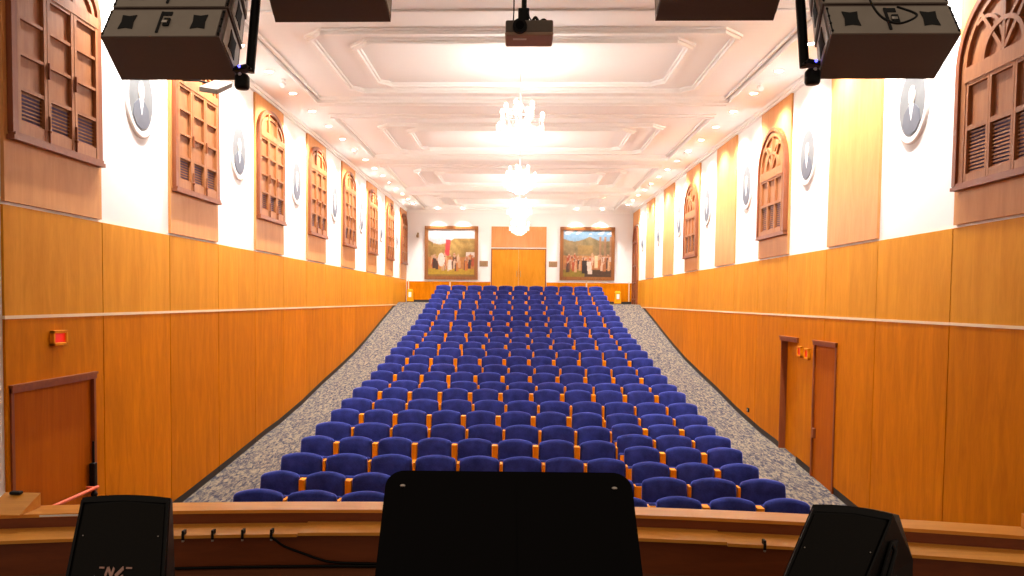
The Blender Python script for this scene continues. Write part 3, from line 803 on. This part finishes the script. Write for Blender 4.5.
m = MB(); m.lathe([(.001, -.11), (.05, -.10), (.06, -.02), (.04, .02)], (0, -.1, .0), 14); m.build('lamp_cup', 'plaque', t)
m = MB(); m.box(-.04, .04, -.02, 0, -.1, .1, .005); m.tube([(0, -.02, .02), (0, -.1, -.06)], .012, 6); m.build('back_plate', 'plaque', t)
for x, sd in ((-4.35, 'left'), (3.95, 'right')):
    t = thing('waste_bin', 'yellow upright bin with white label at the back wall, end of %s aisle' % sd, 'bin', (x, 30.5, -.10))
    m = MB(); m.hexa([(-.13, -.12, .03), (.13, -.12, .03), (.13, .12, .03), (-.13, .12, .03), (-.11, -.10, .46), (.11, -.10, .46), (.11, .10, .46), (-.11, .10, .46)]); m.build('bin_body', 'yellow', t)
    m = MB(); m.hexa([(-.12, -.11, .462), (.12, -.11, .462), (.12, .11, .462), (-.12, .11, .462), (-.07, -.06, .52), (.07, -.06, .52), (.07, .06, .52), (-.07, .06, .52)]); m.build('bin_lid', 'yellow', t)
    m = MB(); m.box(-.055, .055, -.128, -.105, .2, .40, 0, Matrix.Rotation(-.05, 3, 'X')); m.build('label', 'label', t)
    m = MB(); m.box(-.12, .12, -.11, .11, 0, .03, .005); m.build('base', 'black', t)
# cream posts on the far wall behind the last seats
for x, sd in ((-2.765, 'left'), (2.725, 'right')):
    m = MB(); m.box(x-.03, x+.03, YF-.035, YF-.002, .05, .80, .004); tag(m.build('trim_4' if sd == 'left' else 'trim_5', 'cream'), kind='structure')
m = MB(); m.box(-4.47, -4.43, YF-.035, YF-.002, .0, .80, .004); tag(m.build('trim_6', 'cream'), kind='structure')
m = MB(); m.box(4.40, 4.44, YF-.035, YF-.002, .0, .80, .004); tag(m.build('trim_7', 'cream'), kind='structure')

# ---------------------------------------------------------------- small wall fittings
def exit_light(side, y, z, wy, hz, label):
    t = thing('indicator_light', label, 'light', (side*(H-.0), y, z), 0, 'small red lights beside the doors')
    m = MB(); s = -side
    for a, b, c_, d in ((-wy/2, wy/2, -hz/2, -hz/2+.03), (-wy/2, wy/2, hz/2-.03, hz/2), (-wy/2, -wy/2+.03, -hz/2, hz/2), (wy/2-.03, wy/2, -hz/2, hz/2)):
        m.box(min(0, s*.04), max(0, s*.04), a, b, c_, d, .004)
    m.build('surround', 'seat_wood', t)
    m = MB(); m.box(min(0, s*.02), max(0, s*.02), -wy/2+.03, wy/2-.03, -hz/2+.03, hz/2-.03); m.build('red_lens', 'red_led', t)
exit_light(-1, 7.34, -.415, .24, .15, 'small red light in a wood surround above the left stage door')
exit_light(1, 12.37, -.77, .17, .17, 'small red light beside the recessed door on the right wall')
exit_light(1, 12.06, -.785, .17, .17, 'small red light beside the flush door on the right wall')
t = thing('wall_socket', 'small dark wall socket low on the right wall panelling', 'socket', (H, 15.05, -2.1))
m = MB(); m.box(-.02, 0, -.06, .06, -.04, .04, .004); m.build('socket_plate', 'black', t)
m = MB(); m.box(-.026, -.018, -.025, .025, -.02, .02, .003); m.build('socket_insert', 'steel', t)

# ---------------------------------------------------------------- lights in the ceiling
def spot(parent, name, loc, energy, size, blend, aim, radius=.06, col=(1, .965, .92)):
    l = bpy.data.lights.new(name, 'SPOT'); l.energy = energy; l.spot_size = size; l.spot_blend = blend; l.shadow_soft_size = radius; l.color = col
    o = bpy.data.objects.new(name, l); C.objects.link(o); o.parent = parent; o.location = loc
    o.rotation_euler = Vector(aim).to_track_quat('-Z', 'Y').to_euler(); return o
E_DOWN = 150; E_CH = 60; E_PIC = 95
dl0 = {}
YD = [12.18+1.27*k for k in range(-3, 14)]
for side in (-1, 1):
    sd = 'left' if side < 0 else 'right'
    proto = thing('recessed_downlight', '', 'light', (0, 0, 0), 0, 'recessed downlights along the %s wall' % sd)
    m = MB(); m.lathe([(.085, 0), (.085, -.012), (.062, -.012), (.058, 0)], (0, 0, 0), 20); m.build('trim_ring', 'plaster', proto)
    m = MB(); m.lathe([(.001, -.004), (.06, -.004), (.06, -.001), (.001, -.001)], (0, 0, 0), 20); m.build('lens', 'lens', proto)
    spot(proto, 'lamp_light', (0, 0, -.03), E_DOWN, 2.15, .8, (side*.16, 0, -1))
    for q, y in enumerate(YD):
        o = proto if q == 0 else copy_tree(proto)
        o.location = (side*4.02, y, ZC); 
        o['label'] = 'round recessed downlight in the soffit by the %s wall, ' % sd+('nearest the stage' if q == 0 else ('last one at the back wall' if q == len(YD)-1 else (ORD[q+1]+' from the stage' if q < 9 else ORD[len(YD)-q]+' from the back wall')))
    sp = None
    for q, y in enumerate((12.62, 18.25, 23.2)):
        if sp is None:
            sp = thing('adjustable_spotlight', '', 'light', (0, 0, 0), 0, 'small white spotlights between the downlights')
            m = MB(); m.lathe([(.035, 0), (.035, -.02), (.012, -.025), (.012, -.07)], (0, 0, 0), 14); m.build('mount', 'plaster', sp)
            m = MB(); m.tube([(0, .05, -.06), (0, -.07, -.12)], [.035, .045], 14); m.build('lamp_head', 'plaster', sp); o = sp
        else: o = copy_tree(sp)
        o.location = (side*3.93, y+(.2 if side > 0 else 0), ZC); o['label'] = 'small white adjustable spotlight on the %s soffit, %s' % (sd, ('nearest the stage', 'halfway along the hall', 'towards the back wall')[q])
pl0 = None
for q, (x, lab) in enumerate(((-3.25, 'over the left part of the left painting'), (-2.25, 'over the right part of the left painting'), (2.25, 'over the left part of the right painting'), (3.25, 'over the right part of the right painting'))):
    if pl0 is None:
        pl0 = thing('picture_spotlight', '', 'light', (0, 0, 0), 0, 'ceiling spotlights over the far wall paintings')
        m = MB(); m.lathe([(.06, 0), (.06, -.012), (.045, -.012), (.04, 0)], (0, 0, 0), 18); m.build('trim_ring', 'plaster', pl0)
        m = MB(); m.lathe([(.001, -.003), (.042, -.003), (.042, -.001), (.001, -.001)], (0, 0, 0), 18); m.build('lens', 'lens', pl0)
        spot(pl0, 'lamp_light', (0, 0, -.03), E_PIC, 1.2, .6, (0, .32, -1), .03); o = pl0
    else: o = copy_tree(pl0)
    o.location = (x, 30.2, ZC); o['label'] = 'small recessed ceiling spotlight at the back wall '+lab

def chandelier_proto():
    t = bpy.data.objects.new('crystal_chandelier', None); C.objects.link(t)      # origin at the ceiling
    m = MB(); m.lathe([(.001, -.07), (.05, -.06), (.09, 0)], (0, 0, 0), 18); m.build('ceiling_rose', 'oval_frame', t)
    m = MB(); m.tube([(0, 0, -.03), (0, 0, -.70)], .010, 8); m.build('rod', 'oval_frame', t)
    m = MB(); m.lathe([(.001, -.60), (.03, -.62), (.06, -.68), (.025, -.74), (.025, -.86), (.07, -.92), (.09, -.97), (.04, -1.04), (.02, -1.12), (.045, -1.17), (.001, -1.22)], (0, 0, 0), 16); m.build('stem', 'crystal', t)
    k = 10
    for j in range(k):
        a = 2*PI*j/k; R = .34 if j % 2 == 0 else .22; zt = -.88 if j % 2 == 0 else -.74
        c, s = math.cos(a), math.sin(a)
        m = MB(); m.tube(smooth_pts([(.05*c, .05*s, -.96), (R*.5*c, R*.5*s, -1.03), (R*.9*c, R*.9*s, zt-.10), (R*c, R*s, zt)], 4), .008, 6)
        m.lathe([(.001, 0), (.035, .01), (.045, .025)], (R*c, R*s, zt), 10)
        arm = m.build('arm', 'crystal', t)
        m = MB(); m.lathe([(.012, 0), (.012, .05)], (R*c, R*s, zt), 8); m.ball((R*c, R*s, zt+.085), .028, 8, 6, (1, 1, 1.7)); m.build('bulb', 'bulb', arm)
    m = MB(); rnd = random.Random(2)
    for R, zt, n_, L in ((.36, -.93, 30, .14), (.27, -1.00, 24, .15), (.17, -1.06, 16, .14), (.09, -1.12, 10, .12), (.20, -.74, 16, .1)):
        for j in range(n_):
            a = 2*PI*j/n_; x, y = R*math.cos(a), R*math.sin(a); l = L*rnd.uniform(.7, 1.1)
            for q in range(3):
                z = zt-l*(q+.5)/3; h = l/6*.9
                m.add([(x, y, z+h), (x+.012, y, z), (x, y+.012, z), (x-.012, y, z), (x, y-.012, z), (x, y, z-h)],
                      [(0, 1, 2), (0, 2, 3), (0, 3, 4), (0, 4, 1), (5, 2, 1), (5, 3, 2), (5, 4, 3), (5, 1, 4)])
    for R, z in ((.36, -.93), (.27, -1.0), (.17, -1.06), (.20, -.74)):
        m.tube([(R*math.cos(2*PI*i/24), R*math.sin(2*PI*i/24), z) for i in range(24)], .007, 5, closed=True)
    tag(m.build('crystal_drops', 'crystal', t), kind='stuff')
    l = bpy.data.lights.new('chandelier_light', 'POINT'); l.energy = E_CH; l.shadow_soft_size = .30; l.color = (1, .95, .89)
    o = bpy.data.objects.new('chandelier_light', l); C.objects.link(o); o.parent = t; o.location = (0, 0, -1.18)
    return t
ch = chandelier_proto()
for q, (y, lab) in enumerate(((11.85, 'nearest to the stage'), (17.38, 'second from the stage'), (22.88, 'third from the stage'), (28.2, 'farthest, near the back wall'))):
    o = ch if q == 0 else copy_tree(ch)
    o.location = (0, y, ZC+.03); tag(o, 'brightly lit crystal chandelier on the ceiling centre line, '+lab, 'chandelier', 'crystal chandeliers along the ceiling')

# ---------------------------------------------------------------- hanging loudspeaker arrays
def star(c, r, n=4, pinch=.84):      # vent with four concave sides
    pts = []
    cor = [(c[0]+r*sx, c[1]+r*.8*sy) for sx, sy in ((-1, -1), (1, -1), (1, 1), (-1, 1))]
    mid = [(c[0], c[1]-r*.8*pinch), (c[0]+r*pinch, c[1]), (c[0], c[1]+r*.8*pinch), (c[0]-r*pinch, c[1])]
    for a, b in zip(cor, mid): pts += [a, b]
    return pts
def speaker_array(sx, cxn, cxf, wn_, wf, z0, ncab, label, yn=4.0, yfar=4.45, tilt=.13, h=.19, dz=-.093, cable=False):
    """stack of wedge cabinets seen from behind; near face (towards the stage) narrower than the far face"""
    L0 = (cxn, yn+.2, z0)
    t = thing('line_array_speaker', label, 'speaker', L0, 0, 'hanging loudspeaker stacks over the stage front')
    for k in range(ncab):
        dy = k*tilt; z = z0+k*(h+.012)
        def cor(x, y, zz): return (x-L0[0], y-L0[1], zz-L0[2])
        b = [cor(cxn-wn_/2, yn+dy, z), cor(cxn+wn_/2, yn+dy, z), cor(cxf+wf/2, yfar+dy*.6, z+dz), cor(cxf-wf/2, yfar+dy*.6, z+dz)]
        tp = [cor(cxn-wn_/2+.004, yn+dy+tilt*.9, z+h), cor(cxn+wn_/2-.004, yn+dy+tilt*.9, z+h), cor(cxf+wf/2, yfar+dy*.6+.05, z+dz+h), cor(cxf-wf/2, yfar+dy*.6+.05, z+dz+h)]
        m = MB(); m.hexa(b+tp); cab = m.build('cabinet', 'under', t)
        # metal rear plate with star vents and a connector panel
        def face(u, v, d, b=b, tp=tp):
            p = (Vector(b[0])*(1-u)+Vector(b[1])*u)*(1-v)+(Vector(tp[0])*(1-u)+Vector(tp[1])*u)*v
            nn = (Vector(b[1])-Vector(b[0])).cross(Vector(tp[0])-Vector(b[0])).normalized()
            return tuple(p+nn*d)
        m = MB(); m.prism(rectp(.0, .97 if sx < 0 else 1.0, .02, .93), .0, .006, face); rp = m.build('rear_plate', 'dusty', cab)
        for cu in (.185, .80) if sx < 0 else (.18, .80):
            m = MB(); pts = star((0, 0), 1); m.prism([(cu+p[0]*.062, .5+p[1]*.30) for p in pts], .005, .010, face)
            m.build('vent', 'hole', rp)
        m = MB(); m.prism(rectp(.455, .475, .12, .85), .005, .012, face); m.prism(rectp(.475, .55, .72, .85), .005, .010, face); m.prism(rectp(.50, .55, .35, .6), .005, .016, face)
        m.build('connector_panel', 'hole', rp)
        m = MB(); m.prism(rectp(.49, .535, .42, .5), .012, .02, face); m.build('connector', 'steel', rp)
        # side plates with vents (both sides)
        for q in (0, 1):
            A, B, A2, B2 = (b[1], b[2], tp[1], tp[2]) if q else (b[0], b[3], tp[0], tp[3])
            def sf(u, v, d, A=A, B=B, A2=A2, B2=B2, q=q):
                p = (Vector(A)*(1-u)+Vector(B)*u)*(1-v)+(Vector(A2)*(1-u)+Vector(B2)*u)*v
                nn = (Vector(B)-Vector(A)).cross(Vector(A2)-Vector(A)).normalized()*(1 if q else -1)
                return tuple(p+nn*d)
            m = MB(); m.prism(rectp(.12, .88, .06, .92), 0, .006, sf); sp_ = m.build('side_plate', 'dusty', cab)
            m = MB(); pts = star((0, 0), 1); m.prism([(.5+p[0]*.17, .5+p[1]*.36) for p in pts], .005, .009, sf); m.build('vent', 'hole', sp_)
        # rigging pins along the rear corners
        for u in (.01, .99):
            m = MB()
            for v in (.1, .35, .6, .85): p = face(u, v, .006); m.ball(p, .008, 6, 4)
            m.tube([face(u, .05, .004), face(u, .9, .004)], .005, 5)
            m.build('rigging_bar', 'black', cab)
    zt = z0+ncab*(h+.012)
    m = MB(); dy = ncab*tilt
    for x in (-wn_*.4, wn_*.4):
        m.tube([(x, .05+dy*.6, zt-z0-.02), (x*.9, .1+dy*.3, ZC-z0-.0+(0 if True else 0))], .012, 6)
    m.box(-wn_*.45, wn_*.45, dy*.7-.05, dy*.7+.10, zt-z0-.01, zt-z0+.02, .004)
    m.build('suspension_frame', 'black', t)
    if cable:
        m = MB(); m.tube(smooth_pts([(.03, -.23+.09, .16), (.05, -.30, .06), (-.03, -.30, .0+.02), (-.10, -.28, .05), (-.12, -.2, .14), (-.08, -.02, .30)], 6), .006, 6); m.build('loose_cable', 'black', t)
    return t
speaker_array(-1, -1.90, -2.0, .635, .69, 1.366, 5, 'black hanging loudspeaker stack at upper left, next to the left wall windows')
speaker_array(1, 1.906, 2.018, .645, .64, 1.370, 5, 'black hanging loudspeaker stack at upper right, next to the right wall arch', cable=True)
speaker_array(-1, -1.05, -1.09, .60, .675, 1.697, 4, 'black hanging loudspeaker stack cut by the top edge, left of the projector', tilt=.10)
speaker_array(1, 1.06, 1.10, .60, .665, 1.697, 4, 'black hanging loudspeaker stack cut by the top edge, right of the projector', tilt=.10)

for sx, x, zz, lab in ((-1, -1.60, 1.275, 'left'), (1, 1.635, 1.30, 'right')):
    t = thing('stage_spotlight', 'small black fixture with blue light on a pole beside the upper %s loudspeaker stack' % lab, 'fixture', (x, 4.38, zz))
    m = MB(); m.tube([(-.035*sx, .03, .03), (-.074*sx, .04, .5), (-.085*sx, .05, ZC-zz)], .028, 8); m.build('pole', 'black', t)
    m = MB(); m.box(-.045, .045, -.045, .045, .025, .05, .006, Matrix.Rotation(.2*sx, 3, 'Y')); m.box(-.045 if sx < 0 else -.055, .055 if sx < 0 else .045, -.02, .02, .035, .047, .004); m.build('bracket', 'black', t)
    m = MB(); m.lathe([(.001, -.075), (.036, -.073), (.042, -.06), (.042, -.005), (.03, .01), (.001, .012)], (0, 0, 0), 16); m.build('lamp_body', 'black', t)
    m = MB(); m.ball((0.0, -.047, .042), .008, 8, 6); m.build('blue_indicator', 'blue_led', t)
    m = MB(); m.ball((0.0, -.036, .0), .011, 8, 6); m.build('chrome_screw', 'steel', t)
# floodlight on the left wall near the second window
t = thing('floodlight', 'grey-brown floodlight panel on an arm by the second left window', 'light', (-4.0, 9.98, 2.76))
R = Matrix.Rotation(.42, 3, 'X') @ Matrix.Rotation(.15, 3, 'Y')
m = MB(); m.box(-.12, .12, -.28, .28, -.03, .04, .012, R, (0, 0, 0)); m.build('housing', 'proj_dark', t)
m = MB(); m.box(-.09, .09, -.24, .24, -.035, -.028, 0, R, (0, 0, 0)); m.build('glass', 'proj', t)
m = MB(); m.tube([(0, 0, .03), (-.25, .05, .10), (-.54, .08, .12)], .014, 8); m.build('wall_arm', 'black', t)

# ---------------------------------------------------------------- ceiling projector
PZ = 2.125
t = thing('projector', 'brown ceiling-mounted projector hanging on a black pole above the hall centre', 'projector', (.065, 6.33, PZ))
m = MB(); m.box(-.193, .195, -.13, .15, .0, .03, .010); m.build('lower_shell', 'proj', t)
m = MB(); m.box(-.190, .192, -.128, .148, .022, .125, .014); m.build('upper_shell', 'proj_dark', t)
m = MB(); m.tube([(-.075, -.165, .068), (-.075, -.10, .068)], [.056, .060], 20); m.build('lens_housing', 'black', t)
m = MB(); m.tube([(-.075, -.169, .068), (-.075, -.163, .068)], .035, 16); m.build('lens', 'black_gloss', t)
m = MB(); m.box(-.13, -.02, -.06, -.03, -.004, .002); m.build('label_strip', 'label', t)
m = MB(); m.box(-.09, -.0, -.05, .08, .12, .25, .01); m.tube([(-.042, .0, .24), (-.042, .0, ZC-PZ)], .022, 10); m.lathe([(.001, 0), (.07, 0), (.07, -.02), (.03, -.03)], (-.042, 0, ZC-PZ), 16)
m.tube([(-.13, -.02, .12), (-.125, -.01, .25), (-.125, 0, ZC-PZ)], .006, 6); m.build('ceiling_mount', 'black', t)
m = MB(); m.tube(smooth_pts([(.02, -.05, .125), (.05, -.05, .17), (.08, -.04, .14), (.12, -.04, .155), (.15, -.03, .13)], 5), .012, 6)
m.tube(smooth_pts([(-.01, -.05, .24), (.0, -.06, .17), (.03, -.06, .13)], 4), .006, 6); m.build('cables', 'black', t)

# ---------------------------------------------------------------- floor monitors
def monitor(loc, fc_, bk, label, emblem, handle):
    """fc_: front face corners (tl, tr, bl, br); bk: right-hand rear edge from top to bottom (three points)"""
    L = Vector(loc); t = thing('monitor_speaker', label, 'speaker', loc)
    tl, tr, bl, br = [Vector(p)-L for p in fc_]; bk = [Vector(p)-L for p in bk]
    fr_ = [tr, tr.lerp(br, .42), br]; fl = [tl, tl.lerp(bl, .42), bl]
    bkl = [q+(l_-r_)*.9 for q, l_, r_ in zip(bk, fl, fr_)]
    k = 8; bow = .014; rows = []
    for j in range(3):
        z = bow if j == 0 else 0
        rows.append([[a_.lerp(b_, i/k)+Vector((0, 0, z*(1-(2*i/k-1)**2))) for i in range(k+1)] for a_, b_ in ((fl[j], fr_[j]), (bkl[j], bk[j]))])
    vs = [p for r_ in rows for q in r_ for p in q]; n_ = k+1
    def ix(j, s_, i): return (j*2+s_)*n_+i
    fs = []
    for i in range(k):
        fs += [(ix(0, 0, i), ix(0, 0, i+1), ix(0, 1, i+1), ix(0, 1, i)), (ix(2, 0, i), ix(2, 1, i), ix(2, 1, i+1), ix(2, 0, i+1))]
        for j in (0, 1):
            fs += [(ix(j, 0, i), ix(j+1, 0, i), ix(j+1, 0, i+1), ix(j, 0, i+1)), (ix(j, 1, i), ix(j, 1, i+1), ix(j+1, 1, i+1), ix(j+1, 1, i))]
    for i in (0, k):
        for j in (0, 1): fs.append((ix(j, 0, i), ix(j, 1, i), ix(j+1, 1, i), ix(j+1, 0, i)))
    m = MB(); m.add(vs, fs); m.build('cabinet', 'black', t)
    nn = (tr-tl).cross(bl-tl).normalized()
    if nn.y > 0: nn = -nn
    def face(u, v, d): return tuple((bl.lerp(br, u)).lerp(tl.lerp(tr, u), v)+nn*d)
    m = MB(); m.prism([(.055, .03), (.945, .03), (.945, .955), (.5, .972), (.055, .955)], .0, .008, face); g = m.build('grille', 'grille', t)
    m = MB(); ribbon(m, [(.02, .02), (.02, .975), (.5, .995), (.98, .975), (.98, .02), (.02, .02), (.03, .02)], .03, 0, .012, face); m.build('grille_rim', 'black', t)
    for u, v in ((.90, .80), (.10, .80), (.90, .56), (.10, .56)):
        m = MB(); m.ball(face(u, v, .009), .0035, 6, 4); m.build('grille_screw', 'steel', g)
    if emblem:
        m = MB()
        for a_, b_, c_, d_ in ((.40, .42, .66, .70), (.42, .46, .70, .66), (.46, .48, .66, .70), (.50, .575, .66, .70), (.52, .58, .64, .66), (.38, .45, .63, .65)):
            ribbon(m, [(a_, c_-.055), (b_, d_-.055)], .020, .008, .012, face)
        ribbon(m, [(.33, .645), (.38, .645)], .008, .008, .011, face); ribbon(m, [(.60, .645), (.66, .645)], .008, .008, .011, face)
        m.build('emblem', 'pink', g)
    def sidef(u, v, d):
        a_ = fr_[2].lerp(bk[2], u).lerp(fr_[0].lerp(bk[0], u), v); nn2 = (bk[1]-fr_[1]).cross(fr_[0]-fr_[2]).normalized()
        if nn2.x < 0: nn2 = -nn2
        return tuple(a_+nn2*d)
    if handle:
        m = MB(); m.prism(rectp(.30, .62, .60, .85), .012, .020, sidef); m.build('handle_recess', 'hole', t)
        m = MB(); m.tube([sidef(.33, .62, .01), sidef(.36, .65, .035), sidef(.40, .80, .035), sidef(.40, .84, .01)], .010, 8); m.build('side_handle', 'black', t)
monitor((-1.8, 3.25, -1.70), [(-2.055, 3.5, -.957), (-1.629, 3.5, -.951), (-1.905, 2.905, -1.70), (-1.412, 2.91, -1.70)],
        [(-1.722, 3.72, -1.021), (-1.728, 3.75, -1.338), (-1.60, 3.49, -1.70)], 'black stage monitor speaker with small pale emblem, at the left in front of the rail', True, False)
monitor((1.45, 3.3, -1.70), [(1.327, 3.4, -.893), (1.727, 3.5, -.957), (.776, 2.9, -1.70), (1.16, 3.0, -1.70)],
        [(1.844, 3.68, -1.009), (1.97, 3.78, -1.26), (1.935, 3.7, -1.70)], 'black stage monitor speaker turned towards the left, at the right in front of the rail', False, True)

# ---------------------------------------------------------------- music stand
t = thing('music_stand', 'wide black music stand with rounded desk in front of the camera', 'music stand', (-.02, 2.06, -1.70))
L = Vector((-.02, 2.06, -1.70))
TL, TR = Vector((-.374, 2.2, -.502))-L, Vector((.337, 2.2, -.496))-L
BL, BR = Vector((-.370, 1.955, -.80))-L, Vector((.350, 1.955, -.80))-L
nn = (TR-TL).cross(BL-TL).normalized(); nn = -nn if nn.y > 0 else nn
def dk(u, v, d): return tuple((BL.lerp(BR, u)).lerp(TL.lerp(TR, u), v)+nn*d)
def rounded(a, b, c_, d, ru, rv, n=8):
    pts = [(a, c_), (b, c_)]
    pts += [(b-ru+ru*math.cos(PI/2*i/n), d-rv+rv*math.sin(PI/2*i/n)) for i in range(n+1)]
    pts += [(a+ru-ru*math.sin(PI/2*i/n), d-rv+rv*math.cos(PI/2*i/n)) for i in range(n+1)]
    return pts
m = MB(); m.prism(rounded(0, 1, 0, 1, .075, .13), -.008, 0, dk); desk = m.build('desk', 'black_gloss', t)
m = MB(); m.prism(rectp(.075, .53, .05, .90), 0, .002, dk); m.prism(rectp(.537, .925, .05, .90), 0, .002, dk); m.build('desk_panels', 'black_gloss', t)
m = MB()
for u in (.072, .928): m.ball(dk(u, .872, .002), .006, 10, 6, (1.5, .8, .8))
m.build('desk_screws', 'steel', t)
m = MB(); m.prism(rectp(0, 1, -.01, .01), -.008, .06, dk); m.build('sheet_ledge', 'black_gloss', t)
m = MB(); m.tube([(0, .08, .98), (0, .12, .90), (0, .12, .25)], .016, 10); m.tube([(0, .12, .60), (0, .12, .08)], .022, 10); m.build('pole', 'black_gloss', t)
for a in (.4, .4+2*PI/3, .4+4*PI/3):
    m = MB(); m.tube([(0, .12, .16), (.18*math.cos(a), .12+.18*math.sin(a), .07), (.30*math.cos(a), .12+.30*math.sin(a), .012)], .012, 8); m.build('leg', 'black_gloss', t)

# ---------------------------------------------------------------- lift everything so the lowest floor is near z = 0
for o in list(C.objects):
    if o.parent is None: o.location.z += ZO

# ---------------------------------------------------------------- camera
cx, cy, yaw, pitch, roll, x0 = 489.0715, 334.6285, -.0382, -.0451, .0105, .0062
f = 760.
cyw, syw = math.cos(yaw), math.sin(yaw); cp, sp_ = math.cos(pitch), math.sin(pitch)
Ry = Matrix(((cyw, -syw, 0), (syw, cyw, 0), (0, 0, 1)))
Rp = Matrix(((1, 0, 0), (0, cp, sp_), (0, -sp_, cp)))
A = Rp @ Ry
c, s = math.cos(roll), math.sin(roll)
right = Vector(A[0])*c+Vector(A[2])*s
up = -Vector(A[0])*s+Vector(A[2])*c
fwd = Vector(A[1])
cam = bpy.data.cameras.new('camera'); co = bpy.data.objects.new('camera', cam); C.objects.link(co)
M4 = Matrix.Identity(4)
for i in range(3): M4[i][0] = right[i]; M4[i][1] = up[i]; M4[i][2] = -fwd[i]; M4[i][3] = (x0, 0, ZO)[i]
co.matrix_world = M4
cam.sensor_width = 36; cam.lens = f/1024*36; cam.shift_x = -(cx-512)/1024; cam.shift_y = (cy-288)/1024
cam.clip_start = .05; cam.clip_end = 200
bpy.context.scene.camera = co

# ---------------------------------------------------------------- world and colour
w = bpy.data.worlds.new('world'); bpy.context.scene.world = w; w.use_nodes = True
bg = w.node_tree.nodes['Background']; bg.inputs[0].default_value = (1, .80, .62, 1); bg.inputs[1].default_value = .15
vs_ = bpy.context.scene.view_settings
vs_.view_transform = 'Standard'; vs_.look = 'None'; vs_.gamma = 1; vs_.use_curve_mapping = False; vs_.exposure = 1.47
